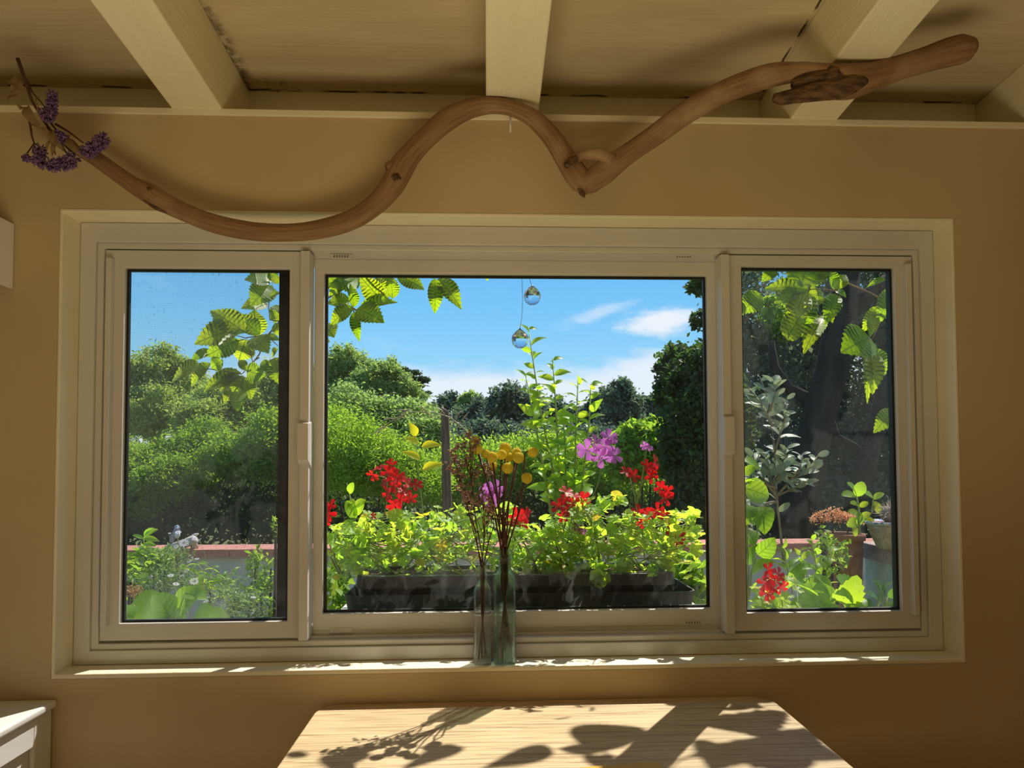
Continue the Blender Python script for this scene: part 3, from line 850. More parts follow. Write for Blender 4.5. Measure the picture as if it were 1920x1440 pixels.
def geranium(label, px0, px1, py_top, nleaf, umbels, Yc=.36, extra=0, base_py=1085, ysp=.1):
    mid = (px0 + px1) / 2
    b = at(mid, base_py, Yc); b[2] = min(b[2], zr - .012)
    t = thing('geranium', label, 'flower plant', b, 'geraniums outside the window')
    sm = MB(); heads = []
    for k in range(5):
        e = at(rng.uniform(px0, px1), rng.uniform(py_top + 15, base_py - 25), Yc + rng.uniform(-ysp, ysp))
        sm.tube(stem_line(b + np.array([rng.uniform(-.03, .03), rng.uniform(-.03, .03), 0]), e), [.004, .0035, .003, .0028, .0022], 6); heads.append(e)
    for k in range(int(nleaf * 2.1)):
        y = base_py - (base_py - py_top) * rng.beta(1.3, 1.2)
        spread = 1 - .35 * max(0, (base_py - y) / (base_py - py_top) - .5)
        x = mid + (rng.uniform(px0, px1) - mid) * spread
        Y = Yc + rng.uniform(-ysp * 1.25, ysp * 1.4)
        c = at(x, y, Y); s = rng.uniform(.026, .047)
        nr = np.array([0.10, -.18, .85]) + rv(.45); tp = c + np.array([rng.normal(), rng.normal() - .5, rng.normal() * .5 - .1]) * .5
        y_ = tp - c; y_ /= np.linalg.norm(y_)
        put('leaf', gly if rng.random() < .06 else gl, t, c, c + y_ * s, nr)
        if k % 4 == 0:
            h = heads[k % 5]; sm.tube(stem_line(h, c, .006, 4), .0012, 4)
    if px0 == 1060:                                   # a pale leaf cluster hanging over the rim of the trough
        for bx_, by_, ex_, ey_ in ((1120, 1085, 1105, 1062), (1125, 1088, 1150, 1075), (1122, 1090, 1112, 1112), (1126, 1092, 1140, 1112), (1120, 1080, 1128, 1052), (1130, 1085, 1160, 1098)):
            put('leaf', gl, t, at(bx_, by_, .225), at(ex_, ey_, .21), np.array([.1, -.9, .4]) + rv(.2))
    part('stem', sm, M['stem_green'], t)
    for (ux, uy, r, n, kind, Yu) in umbels:
        Yu = min(Yu, .31); c = at(ux, uy, Yu); rad = r * ppm(Yu)
        foot = at(ux + rng.uniform(-25, 25), min(uy + 95, base_py - 20), Yc)
        hub = c + np.array([0, .01, -rad * .35])
        fs = MB(); fs.tube(stem_line(foot, hub, .012, 6), .0018, 6)
        fm = fl_red if kind == 'r' else fl_pink
        for q in range(n):
            a = 2 * math.pi * (q * .381966); rr = math.sqrt((q + .5) / n)
            d = np.array([math.cos(a) * rr, rng.uniform(-.55, .25), math.sin(a) * rr])
            fc = c + d * rad
            fs.tube(stem_line(hub, fc, .004, 4), .0008, 4)
            up_ = rng.uniform(0, 6.28); dd = np.array([math.cos(up_), 0, math.sin(up_)])
            sz = (.044 if kind == 'r' else .054) * (.45 if r < 8 else 1.0) * rng.uniform(.85, 1.2)
            put('flower', fm, t, fc, fc + dd * sz, (d[0] * .8, -.8, d[2] * .7 + .25) + rv(.25))
        part('flower_stem', fs, M['stem_green'], t)
    return t


geranium('geranium at the left end of the trough, its red head cut by the frame', 608, 705, 985, 52, [(610, 962, 18, 4, 'r', .36)])
geranium('geranium carrying the largest double red flower head in the trough', 650, 835, 962, 88, [(722, 887, 25, 6, 'r', .38), (752, 920, 31, 9, 'r', .36), (695, 967, 7, 1, 'r', .34)])
geranium('geranium behind the two bottles with a single magenta bloom', 800, 985, 950, 84, [(919, 928, 14, 4, 'p', .44)])
geranium('geranium with a red head just right of the taller bottle', 950, 1060, 975, 60, [(976, 972, 16, 5, 'r', .42)])
geranium('geranium with a full red head beside the tall magenta bloom', 1010, 1130, 965, 66, [(1066, 945, 28, 9, 'r', .40)])
geranium('geranium bearing the tall magenta flower head', 1060, 1190, 930, 74, [(1126, 839, 30, 6, 'p', .34), (1089, 995, 7, 2, 'p', .32), (1213, 840, 7, 2, 'p', .36)])
geranium('geranium at the right end of the trough with several loose red heads', 1150, 1318, 958, 92, [(1182, 892, 12, 2, 'r', .40), (1218, 880, 17, 4, 'r', .42), (1245, 921, 14, 3, 'r', .40), (1204, 965, 13, 3, 'r', .36), (1240, 964, 11, 2, 'r', .40), (1267, 1003, 13, 3, 'r', .34)])

# ------------------------------------------------------------------ branches hanging in front of the window


def zt_(k, ox, oy):
    return lambda p: (ox + p[0] / k, oy + p[1] / k)


def overhang(label, Y, conv, leaves, twigs, rad=.0035):
    pts0 = [at(*conv(p), Y) for p in twigs[0]]
    t = thing('overhanging_branch', label, 'branch', pts0[0], 'leafy branches hanging over the window')
    m = MB()
    for k, tw in enumerate(twigs):
        P = [at(*conv(p), Y + .01 * i) for i, p in enumerate(tw)]
        m.tube(P, np.linspace(rad if k == 0 else rad * .6, rad * .35, len(P)), 7)
    part('twig', m, M['twig'], t)
    for L in leaves:
        (bx, by), (tx, ty) = L[0], L[1]; ws = L[2] if len(L) > 2 else 1.0; tilt = L[3] if len(L) > 3 else 0.0
        Yb = Y + rng.uniform(-.03, .03)
        b = at(*conv((bx, by)), Yb); e = at(*conv((tx, ty)), Yb + rng.uniform(-.05, .03))
        put('leaf', elm, t, b, e, np.array([.1, -.9, .42 + tilt]) + rv(.22), ws * rng.uniform(.92, 1.1))
    return t


overhang('leafy serrated branch hanging behind the left pane', .55, zt_(3.692, 100, 440), [
    ((1510, 320), (1325, 300), 1.15), ((1515, 355), (1365, 485), 1.05), ((1485, 480), (1300, 500), .9), ((1325, 680), (1085, 515), .75), ((1400, 705), (1390, 515), 1.1), ((1430, 690), (1245, 545), .8),
    ((1280, 660), (970, 745), .75), ((1285, 730), (1050, 840), .8), ((1335, 725), (1280, 875), 1.15), ((1375, 715), (1490, 810), 1.2), ((1575, 490), (1530, 610), 1.0), ((1540, 610), (1565, 705), .9), ((1090, 800), (945, 872), .5),
    ((1020, 910), (805, 1005), .75), ((1090, 890), (940, 1050), .6), ((1300, 955), (1020, 1080), .5), ((1175, 870), (1085, 925), .9), ((1340, 940), (1462, 975), 1.1), ((1310, 975), (1240, 1115), .8), ((1300, 985), (1140, 1085), .8),
    ((1320, 985), (1375, 1145), .7), ((1300, 1000), (1075, 1060), .5), ((1290, 1080), (1272, 1215), .75), ((1255, 1060), (1175, 1165), .8), ((1440, 880), (1520, 945), .8), ((1535, 850), (1565, 1035), .8), ((1285, 870), (1345, 945), .9),
    ((1500, 320), (1545, 250), .9), ((1560, 340), (1500, 260), .7), ((1500, 560), (1570, 560), .9), ((1480, 700), (1570, 730), .8), ((1555, 790), (1505, 850), .8), ((1500, 430), (1570, 400), .9)],
    [[(1640, 560), (1570, 600), (1480, 700), (1425, 830), (1370, 900), (1305, 965)], [(1570, 600), (1500, 590), (1490, 500), (1500, 440), (1520, 330)], [(1480, 690), (1330, 715), (1240, 690)], [(1425, 850), (1380, 880), (1350, 760), (1340, 720)], [(1305, 965), (1090, 930), (1010, 935)], [(1640, 960), (1480, 950), (1370, 900)], [(1480, 700), (1555, 770)]])
overhang('leafy serrated branch across the top left of the middle pane', .50, zt_(3.6, 580, 460), [
    ((335, 205), (115, 260), 1.0), ((255, 235), (125, 335), .8), ((275, 375), (120, 385), .9), ((295, 415), (133, 535), .75), ((300, 418), (280, 258), .55), ((490, 372), (338, 205), .75), ((525, 365), (445, 200), .6), ((560, 360), (545, 190), .65),
    ((340, 425), (585, 370), .5), ((320, 430), (500, 510), .85), ((298, 450), (335, 648), .45), ((100, 540), (165, 612), 1.2), ((100, 640), (140, 650), 1.2), ((590, 205), (780, 290), .8), ((845, 222), (850, 462), .50), ((870, 225), (1028, 420), .55), ((1060, 190), (895, 238), .5), ((1195, 185), (1202, 240), .8), ((290, 215), (240, 265), .9), ((470, 205), (600, 260), .5), ((780, 190), (830, 215), .7)],
    [[(40, 320), (110, 295), (200, 250), (330, 205), (420, 150)], [(235, 240), (265, 320), (295, 430), (305, 460)], [(420, 150), (600, 190), (860, 200), (1060, 170), (1200, 170)], [(100, 370), (160, 335), (215, 330)], [(300, 425), (390, 500)], [(400, 190), (520, 360)]], .0055)
overhang('leafy serrated branch across the top of the right pane', .60, zt_(3.4286, 1340, 440), [
    ((605, 355), (325, 335), .55), ((600, 335), (545, 205), .7), ((390, 215), (305, 300), .8), ((590, 365), (565, 650), .55), ((575, 370), (485, 600), .6), ((600, 400), (705, 365), .9), ((600, 450), (715, 405), .6), ((770, 355), (735, 205), .9), ((770, 350), (848, 250), .7), ((775, 360), (850, 400), .9), ((775, 380), (715, 570), .6),
    ((705, 520), (570, 750), .45), ((540, 375), (385, 435), .7), ((300, 380), (165, 505), .9), ((180, 400), (150, 560), .5), ((1120, 350), (1050, 575), .6), ((1045, 460), (950, 630), .5), ((1025, 520), (1000, 650), .5), ((1000, 665), (825, 745), 1.15), ((988, 738), (1030, 1020), .55), ((995, 740), (1110, 900), .7), ((980, 760), (985, 1085), .2),
    ((1150, 1130), (1028, 1268), .6), ((1150, 225), (895, 222), .35), ((1100, 285), (978, 332), .5), ((720, 400), (760, 560), .5), ((700, 215), (660, 330), .5), ((470, 200), (560, 230), .6), ((-110, 215), (-118, 275), .6), ((-260, 180), (-175, 205), .5)],
    [[(1200, 480), (1110, 440), (1000, 375), (850, 310), (720, 245), (600, 200)], [(620, 220), (610, 350), (590, 400)], [(410, 210), (310, 340), (270, 480), (190, 560)], [(850, 310), (770, 360), (705, 350), (610, 350)], [(1110, 440), (1030, 640), (1000, 690)], [(1000, 690), (975, 770)]], .0045)

S_UP = -np.array(sun_dir)
shz = zt_(1.627, 480, 1220)


def sunward(p, Y):
    q = atz(*shz(p), TZ); return q + S_UP * ((Y - q[1]) / S_UP[1])


sb_ = thing('overhanging_branch', 'part of the leafy branch above the window that throws leaf shadows on the oak table', 'branch', sunward((1550, 262), .55), 'leafy branches hanging over the window')
m = MB()
m.tube([sunward(p, .56) for p in ((1900, 230), (1680, 235), (1550, 262), (1420, 285), (1290, 335), (1180, 420), (1060, 305), (920, 300))], .0035, 7)
m.tube([sunward(p, .56) for p in ((1550, 262), (1500, 215), (1390, 205))], .002, 6)
part('twig', m, M['twig'], sb_)
for b_, e_, w_ in (((1046, 312), (1092, 212), .6), ((1070, 305), (915, 298), .5), ((900, 295), (700, 358), .5), ((620, 290), (450, 360), .4), ((1550, 262), (1650, 370), .9), ((1490, 190), (1560, 262), .8), ((1470, 145), (1525, 172), .8), ((1400, 300), (1330, 325), .6), ((1420, 285), (1400, 358), .8), ((160, 322), (85, 312), .5), ((1042, 318), (1052, 362), .6), ((1680, 300), (1790, 330), .8), ((1390, 208), (1500, 250), .5), ((1560, 262), (1700, 240), .4), ((280, 315), (240, 365), .8)):
    put('leaf', elm, sb_, sunward(b_, .55), sunward(e_, .55), S_UP + rv(.1), w_)

# ------------------------------------------------------------------ garden plants near the window


def stemmed(name, label, cat, Y, stems, mesh, nper, size, px_spread, rad=.004, mat='stem_green', nrm=(.1, -.5, .7), start=.15, up=.35, tips=True, jit=.35, wsc=1.0):
    base = at(*stems[0][0], Y)
    t = thing(name, label, cat, base); m = MB()
    for s in stems:
        P = np.array([at(x, y, Y + .02 * i) for i, (x, y) in enumerate(s)])
        m.tube(P, np.linspace(rad, rad * .3, len(P)), 6)
        seg = np.linalg.norm(np.diff(P, axis=0), axis=1); cum = np.r_[0, np.cumsum(seg)]; T = cum[-1]
        for k in range(nper):
            d = (start + (1 - start) * (k + .5) / nper) * T; i = min(np.searchsorted(cum, d) - 1, len(P) - 2); i = max(i, 0)
            b = P[i] + (P[i + 1] - P[i]) * (d - cum[i]) / seg[i]; ax = (P[i + 1] - P[i]) / seg[i]
            a = k * 2.4 + rng.uniform(-.5, .5)
            out = np.array([math.cos(a), .7 * math.sin(a), 0]); out = out + ax * up + rv(jit) * .6
            out /= np.linalg.norm(out)
            L = size * rng.uniform(.65, 1.2) * (1 - .35 * (k / nper))
            put('leaf', mesh, t, b, b + out * L, np.array(nrm) + rv(jit), wsc)
    part('stem', m, M[mat], t); return t


stemmed('sapling', 'tall bright green pointed-leaf sapling rising behind the taller bottle', 'plant', 1.0,
        [[(1050, 1060), (1040, 900), (1012, 760), (990, 612)], [(1060, 1060), (1048, 880), (1042, 760), (1036, 672)], [(1070, 1060), (1078, 900), (1080, 800), (1084, 710)], [(1075, 1060), (1095, 880), (1105, 790), (1108, 720)], [(1050, 1060), (1020, 880), (1000, 780), (985, 700)], [(1060, 1060), (1062, 930), (1060, 840), (1055, 770)]],
        lance, 30, .088, 30, .006, 'stem_green', start=.28, up=.35, wsc=.95)
stemmed('sapling', 'small sapling with yellow leaves beside the old fence post', 'plant', .62,
        [[(795, 1060), (792, 950), (783, 870), (778, 800)]], lance_y, 2, .04, 20, .0025)
yl = [o for o in bpy.data.objects if o.name.startswith('sapling')][-1]
for b, e, w in (((780, 818), (768, 792), 1.2), ((784, 832), (762, 820), 1.2), ((790, 838), (826, 832), .9), ((788, 862), (755, 845), .8), ((792, 880), (830, 868), .8)):
    put('leaf', lance_y, yl, at(*b, .62), at(*e, .60), (.1, -.8, .5) , w * 1.1)
ls = thing('lemon_seedling', 'small seedling of yellow-green leaves left of the big red flower head', 'plant', at(672, 1030, .55))
m = MB(); m.tube([at(672, 1030, .55), at(664, 965, .55), at(650, 905, .55)], [.003, .0025, .001], 6); part('stem', m, M['stem_green'], ls)
for b, e in (((655, 925), (661, 906)), ((662, 935), (656, 955)), ((664, 950), (684, 938)), ((668, 965), (680, 944)), ((666, 972), (650, 940)), ((670, 985), (700, 990)), ((672, 1000), (690, 1015)), ((668, 980), (640, 985))):
    put('leaf', oval_g, ls, at(*b, .55), at(*e, .53), (.1, -.8, .5))

wd = thing('arching_weed', 'thin silvery weed stalk arching over the dried flowers', 'plant', at(885, 830, .42))
m = MB(); P = [(890, 835), (872, 805), (845, 783), (815, 773), (775, 772), (745, 782), (718, 800), (700, 812)]
m.tube([at(*p, .42) for p in P], np.linspace(.002, .0008, len(P)), 6)
for a, b in (((868, 802), (842, 790)), ((860, 795), (880, 772)), ((850, 786), (868, 770)), ((835, 778), (815, 765)), ((800, 772), (780, 762)), ((770, 773), (740, 770)), ((760, 776), (735, 795)), ((740, 785), (715, 790)), ((730, 792), (712, 812)), ((880, 820), (884, 800)), ((875, 812), (858, 818)), ((790, 772), (812, 785)), ((750, 780), (770, 765)), ((722, 800), (695, 816)), ((712, 806), (704, 822))):
    m.tube([at(*a, .42), at((a[0] + b[0]) / 2 + 2, (a[1] + b[1]) / 2 - 3, .42), at(*b, .42)], [.0009, .0022, .0004], 6)
part('stalk', m, M['olive_stalk'] if 'olive_stalk' in M else M.setdefault('olive_stalk', solid('silvery_stalk', (.36, .36, .27), (.46, .46, .38), .6, 30)), wd)

pt = thing('fence_post', 'weathered wooden fence post with wires behind the dried flowers', 'post', at(838, 1010, 2.5))
a = at(836, 765, 2.5); b = at(846, 1010, 2.5)
r = 11 * ppm(2.5)
m = MB(); m.hexa([(b[0] - r, 2.5 - r, 0), (b[0] + r, 2.5 - r, 0), (b[0] + r, 2.5 + r, 0), (b[0] - r, 2.5 + r, 0), (a[0] - r * .8, 2.5 - r, a[2]), (a[0] + r * .5, 2.5 - r, a[2] - .02), (a[0] + r * .5, 2.5 + r, a[2] - .02), (a[0] - r * .8, 2.5 + r, a[2] + .015)])
part('post_body', m, M['post'], pt, .006)
part('wire', MB().tube([at(846, 770, 2.42), at(852, 830, 2.42), at(858, 890, 2.42)], .0018, 5), M['steel'], pt)


def bush(name, label, cat, mat, blobs, n, size, asp=.5, trunk=None, sd=1, group=None, up=.3, droop=0., clumps=26, tight=.22, shell=(.6, 1.), bark='bark', twigs=0):
    B = np.array(blobs); base = (B[:, 0].mean(), B[:, 1].mean(), 0)
    if trunk is not None: base = tuple(trunk[0][0][0])
    t = thing(name, label, cat, base, group)
    V = cloud_mesh(name, mat, blobs, n, size, asp, clumps, tight, up, droop, shell, sd)
    V[:, 2] = np.maximum(V[:, 2], .01)
    cloud_obj('foliage', t, mat, V)
    m = MB()
    if trunk is not None:
        for P, R in trunk: m.tube(P, R, 10, True, .06, seed=sd)
        part('trunk', m, M[bark], t)
    else:
        for q in B[:8]:
            m.tube([(base[0] + .06 * (q[0] - base[0]), base[1], 0), (.5 * (q[0] + base[0]), .5 * (q[1] + base[1]), .35 * q[2]), (q[0], q[1], q[2] + .3 * q[5])], [.02 + .01 * q[5], .014, .004], 6)
        part('stem', m, M[bark], t)
    return t


def treemat(name, a, b, ta, tb, tr=.45): return leafmat(name, a, b, ta, tb, tr, rnd='island', rough=.6, spec=.2)


M['t_grey'] = treemat('silvery_tree_foliage', (.20, .26, .07), (.34, .40, .13), (.42, .58, .08), (.58, .70, .13))
M['t_green'] = treemat('mid_green_foliage', (.18, .25, .08), (.30, .38, .14), (.36, .54, .10), (.54, .68, .17))
M['t_lime'] = treemat('lime_green_foliage', (.14, .24, .03), (.22, .34, .05), (.40, .66, .04), (.55, .74, .06), .5)
M['t_hedge'] = treemat('hedge_foliage', (.12, .21, .03), (.22, .32, .05), (.34, .56, .03), (.50, .68, .06))
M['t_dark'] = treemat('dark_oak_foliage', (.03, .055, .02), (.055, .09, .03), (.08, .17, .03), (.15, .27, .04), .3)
M['t_oak'] = treemat('grey_green_oak_foliage', (.10, .125, .085), (.17, .20, .14), (.16, .24, .10), (.26, .34, .16), .35)
M['t_far'] = treemat('far_blue_green_foliage', (.085, .115, .085), (.14, .18, .125), (.13, .20, .10), (.20, .29, .14), .35)  # distance haze is worked into this paler, bluer foliage colour
M['t_conifer'] = treemat('conifer_foliage', (.035, .065, .04), (.06, .10, .055), (.06, .12, .05), (.10, .18, .06), .25)
M['t_citrus'] = treemat('glossy_shrub_leaves', (.10, .20, .03), (.19, .30, .05), (.36, .62, .04), (.58, .74, .07), .5)
M['t_fine'] = treemat('fine_grey_green_leaves', (.12, .19, .07), (.22, .28, .12), (.24, .40, .10), (.36, .50, .15), .4)
M['dry_flower'] = treemat('dry_flower_scales', (.35, .18, .09), (.48, .28, .16), (.4, .2, .1), (.5, .3, .15), .25)
M['orange_succ'] = treemat('orange_succulent', (.66, .24, .11), (.72, .44, .26), (.9, .36, .14), (.9, .6, .3), .4)

# left pane
big_l = [((232, 1150), (330, 1158), 1.0), ((318, 1158), (290, 1112), 1.1), ((335, 1152), (372, 1105), 1.2), ((348, 1112), (388, 1120), .9), ((362, 1160), (402, 1148), 1.2), ((372, 1168), (430, 1172), .9), ((300, 1175), (345, 1160), .9), ((250, 1135), (228, 1170), .9)]
sq = thing('squash_plant', 'broad-leaved light green plant at the foot of the left pane', 'plant', at(320, 1210, .62))
m = MB()
for b, e, w in big_l:
    B_ = at(*b, .62); m.tube(stem_line(at(325, 1210, .62), B_, .01), .0025, 6)
    put('leaf', big, sq, B_, at(*e, .60 + rng.uniform(-.05, .02)), (.15, -.55, .8), w)
part('stem', m, M['stem_green'], sq)
stemmed('sprig', 'upright sprig of three leaves in front of the terracotta wall cap', 'plant', 1.5, [[(270, 1060), (270, 1020), (269, 1008)]], lance, 1, .03, 10, .003)
sp_ = [o for o in bpy.data.objects if o.name.startswith('sprig')][-1]
for b, e in (((270, 1008), (292, 992)), ((269, 1010), (250, 1003)), ((270, 1010), (294, 1012)), ((270, 1006), (285, 990)), ((270, 1020), (290, 1022))):
    put('leaf', oval_g, sp_, at(*b, 1.5), at(*e, 1.47), (.1, -.8, .5), .6)
bush('shrub', 'yellow-green glossy shrub at the left of the left pane', 'shrub', M['t_citrus'], [blob(255, 1060, 1.7, 38, 26), blob(290, 1050, 1.8, 30, 26), blob(310, 1065, 1.7, 24, 26), blob(245, 1100, 1.6, 30, 26)], 620, .048, .5, sd=3)
bush('shrub', 'dark-stemmed glossy shrub at the right of the left pane', 'shrub', M['t_citrus'], [blob(478, 1055, 1.2, 18, 24), blob(508, 1075, 1.2, 22, 28), blob(490, 1110, 1.15, 28, 28), blob(520, 1130, 1.1, 24, 30)], 520, .032, .42, sd=4)
bush('herb', 'fine grey-green herb spreading through the middle of the left pane', 'plant', M['t_fine'], [blob(340, 1080, 1.45, 45, 26), blob(395, 1095, 1.3, 45, 24), blob(300, 1105, 1.4, 36, 20), blob(440, 1130, 1.0, 40, 24), blob(330, 1040, 1.6, 26, 16), blob(470, 1145, .95, 40, 20)], 1900, .03, .22, sd=5, tight=.3, up=.1)
for lab, st in (('drooping narrow-leaved plant in front of the pale garden wall', [[(385, 1140), (380, 1085), (350, 1062), (335, 1068)], [(385, 1140), (384, 1080), (372, 1056), (400, 1066)], [(385, 1140), (388, 1100), (400, 1078), (425, 1088)]]), ('second narrow-leaved plant below the wall, nearer the dark-stemmed shrub', [[(430, 1165), (425, 1110), (415, 1080), (440, 1072)], [(430, 1165), (440, 1110), (450, 1088), (470, 1085)], [(430, 1165), (424, 1120), (405, 1100), (395, 1108)]])):
    stemmed('narrow_leaved_plant', lab, 'plant', 1.15, st, narrow, 9, .07, 20, .0025, start=.35, up=-.1, nrm=(.1, -.3, .8))
dd_ = thing('daisy_plant', 'sprawling plant of small white and lilac daisies in the left pane', 'flower plant', at(360, 1150, 1.2))
m = MB()
for x, y in ((334, 998), (318, 1000), (352, 1012), (316, 1048), (360, 1045), (355, 1053), (369, 1048), (285, 1080), (320, 1079), (342, 1080), (365, 1090), (330, 1095), (338, 1108), (390, 1120), (386, 1128), (444, 1110), (475, 1120), (448, 1148), (455, 1155), (472, 1147), (430, 1162), (330, 1025), (374, 1012), (345, 1018), (300, 1090), (305, 1040), (402, 1122), (345, 1100), (350, 1070), (365, 1010)):
    Y = 1.5 if y < 1060 else 1.2 if y < 1115 else .95
    c = at(x, y, Y); foot = at(x + rng.uniform(-25, 25), 1180, Y + .05)
    m.tube(stem_line(foot, c, .015), .001, 4)
    s = rng.uniform(.024, .034); n_ = np.array([.1, -.45, .85]) + rv(.2)
    put('flower', dz_mesh, dd_, c, c + np.array([rng.normal(), rng.normal(), 0]) / 2 * s + np.array([s * .5, 0, 0]), n_)
part('stem', m, M['stem_green'], dd_)
bush('dry_flower_head', 'russet dry flower mass in the lower left corner of the left pane', 'flower plant', M['dry_flower'], [blob(242, 1112, .9, 20, 12)], 420, .010, .4, sd=6)
bush('drooping_shoot', 'drooping green shoot beside the dark edge of the left pane', 'plant', M['t_citrus'], [blob(517, 985, 1.0, 5, 22)], 34, .034, .3, sd=7, droop=2.)

# bird and pale driftwood on the garden wall
lg = thing('pale_log', 'pale weathered piece of driftwood lying on the terracotta wall cap', 'driftwood', at(345, 1028, 3.5))
k = ppm(3.5)
m = MB(); P = [at(310, 1026, 3.5), at(330, 1022, 3.5), at(350, 1015, 3.5), at(366, 1003, 3.5), at(372, 1001, 3.5)]; m.tube(P, [.008, .018, .022, .013, .006], 10, True, .12, seed=2)
m.tube([at(335, 1026, 3.52), at(352, 1018, 3.47), at(366, 1012, 3.44)], [.02, .03, .03], 10, True, .1, seed=4); m.tube([at(362, 1012, 3.46), at(365, 1028, 3.5)], [.025, .03], 8, True, .1, seed=5)
part('log_body', m, M['pale'] if 'pale' in M else M.setdefault('pale', solid('bleached_wood', (.52, .48, .42), (.40, .36, .30), .85, 14, bump=.3)), lg)
M['bird_blue'] = solid('blue_grey_feathers', (.16, .21, .28), (.25, .30, .36), .8, 40); M['bird_white'] = solid('white_feathers', (.62, .64, .66), (.5, .52, .55), .8, 40)
bd = thing('bird', 'small blue-grey and white bird perched on the pale driftwood', 'bird', at(331, 1012, 3.47))
m = MB(); m.tube([at(320, 1014, 3.53), at(327, 1006, 3.50), at(331, 999, 3.47), at(332, 992, 3.46), at(332, 988, 3.455), at(333, 985.5, 3.45)], [.006, .018, .026, .019, .019, .008], 12)
part('body', m, M['bird_blue'], bd)
part('breast', MB().sphere(at(332.5, 1002, 3.452), (.019, .017, .030), 12, 8), M['bird_white'], bd)
part('face', MB().sphere(at(333, 990.5, 3.440), (.012, .010, .008), 10, 6), M['bird_white'], bd)
part('beak', MB().tube([at(335.5, 990, 3.44), at(339, 991, 3.42)], [.004, .0008], 6), M['black'], bd)
part('tail', MB().hexa([tuple(at(322, 1008, 3.52) + np.array(o)) for o in ((-.01, 0, -.03), (.01, 0, -.03), (.01, .01, -.03), (-.01, .01, -.03), (-.008, 0, .02), (.012, 0, .02), (.012, .01, .02), (-.008, .01, .02))]), M['bird_blue'], bd)
for dx_ in (-.008, .008): part('leg', MB().tube([at(331, 1007, 3.46) + np.array([dx_, 0, 0]), at(331, 1016, 3.46) + np.array([dx_, 0, 0])], .0022, 5), M['dark_stem'], bd)

# right pane
stemmed('silver_sapling', 'silver-leaved sapling with a slim grey trunk in the right pane', 'plant', 1.2,
        [[(1470, 1060), (1458, 950), (1452, 850), (1444, 760), (1424, 705)], [(1452, 850), (1470, 790), (1476, 745)], [(1450, 800), (1430, 760), (1405, 730)], [(1444, 770), (1455, 735), (1448, 712)], [(1455, 930), (1490, 895), (1520, 875), (1535, 852)], [(1456, 930), (1500, 880), (1505, 850)], [(1455, 930), (1425, 890), (1410, 850)], [(1456, 935), (1440, 880), (1435, 850)], [(1456, 900), (1470, 870), (1475, 840)], [(1458, 940), (1410, 948), (1398, 945)], [(1456, 930), (1500, 910), (1522, 900)], [(1456, 915), (1415, 905), (1398, 880)]],
        oval_o, 14, .078, 20, .0055, 'bark_light', start=.25, up=.55, nrm=(.1, -.6, .6))
bl = thing('broad_leaved_plant', 'broad glossy green plant at the left edge of the right pane', 'plant', at(1400, 1160, .6))
m = MB()
for b, e, w in (((1392, 862), (1428, 880), .7), ((1396, 915), (1445, 932), .9), ((1400, 945), (1395, 985), .9), ((1425, 950), (1435, 1000), .8), ((1400, 960), (1418, 985), 1.), ((1402, 1020), (1420, 995), .9), ((1420, 1040), (1455, 1010), .9), ((1400, 1060), (1416, 1020), .6), ((1410, 1075), (1450, 1050), .7), ((1398, 905), (1425, 900), .7), ((1395, 890), (1420, 870), .6), ((1398, 1000), (1420, 1030), .8)):
    B_ = at(*b, .6); m.tube(stem_line(at(1396, 1165, .62), B_, .01), .002, 6); put('leaf', big, bl, B_, at(*e, .58 + rng.uniform(-.04, .03)), np.array([.15, -.7, .6]) + rv(.25), w)
part('stem', m, M['stem_green'], bl)
st_ = stemmed('upright_leafy_plant', 'upright bright green leafy plant below the orange succulent', 'plant', .9, [[(1535, 1130), (1530, 1060), (1522, 1010)], [(1545, 1130), (1550, 1060), (1556, 1018)], [(1490, 1130), (1475, 1060), (1466, 1025)], [(1515, 1130), (1505, 1070), (1500, 1030)]], lance, 11, .075, 20, .003, start=.2, up=.8, wsc=1.0)
rg = geranium('red geranium flower head low in the right pane', 1405, 1500, 1085, 26, [(1448, 1090, 24, 8, 'r', .36)], Yc=.42, base_py=1175, ysp=.06)
gv = thing('vine_plant', 'large-leaved plant along the bottom of the right pane, one leaf yellow', 'plant', at(1580, 1180, .6))
m = MB()
for b, e, w, me_ in (((1600, 1120), (1572, 1078), 1.2, bigy), ((1575, 1130), (1610, 1082), 1.0, bigy), ((1560, 1150), (1500, 1100), .8, big), ((1545, 1140), (1480, 1135), .7, big), ((1520, 1120), (1480, 1085), .8, big), ((1540, 1150), (1535, 1115), 1., big), ((1590, 1150), (1625, 1120), .9, big), ((1610, 1125), (1625, 1135), 1., bigy), ((1555, 1110), (1530, 1075), .7, big), ((1600, 1145), (1560, 1118), .8, big), ((1480, 1150), (1440, 1125), .8, big), ((1470, 1140), (1430, 1145), .7, big), ((1530, 1150), (1580, 1140), .7, big)):
    B_ = at(*b, .6); m.tube(stem_line(at(1560, 1185, .62), B_, .01), .002, 6); put('leaf', me_, gv, B_, at(*e, .57 + rng.uniform(-.04, .03)), np.array([.15, -.6, .7]) + rv(.3), w)
part('stem', m, M['stem_green'], gv)
dk = thing('dark_leaved_plant', 'dark glossy-leaved plant in the lower right corner of the right pane', 'plant', at(1665, 1180, .7))
m = MB()
for b, e in (((1660, 1120), (1640, 1085)), ((1655, 1110), (1675, 1088)), ((1665, 1120), (1690, 1100)), ((1650, 1130), (1622, 1108)), ((1670, 1135), (1695, 1120)), ((1640, 1140), (1610, 1130)), ((1655, 1140), (1690, 1140)), ((1645, 1125), (1650, 1090)), ((1630, 1145), (1600, 1140)), ((1680, 1140), (1700, 1110))):
    B_ = at(*b, .7); m.tube(stem_line(at(1660, 1185, .7), B_, .01), .002, 6); put('leaf', oval_d, dk, B_, at(*e, .68), np.array([.2, -.6, .7]) + rv(.3), 1.5)
part('stem', m, M['stem_green'], dk)

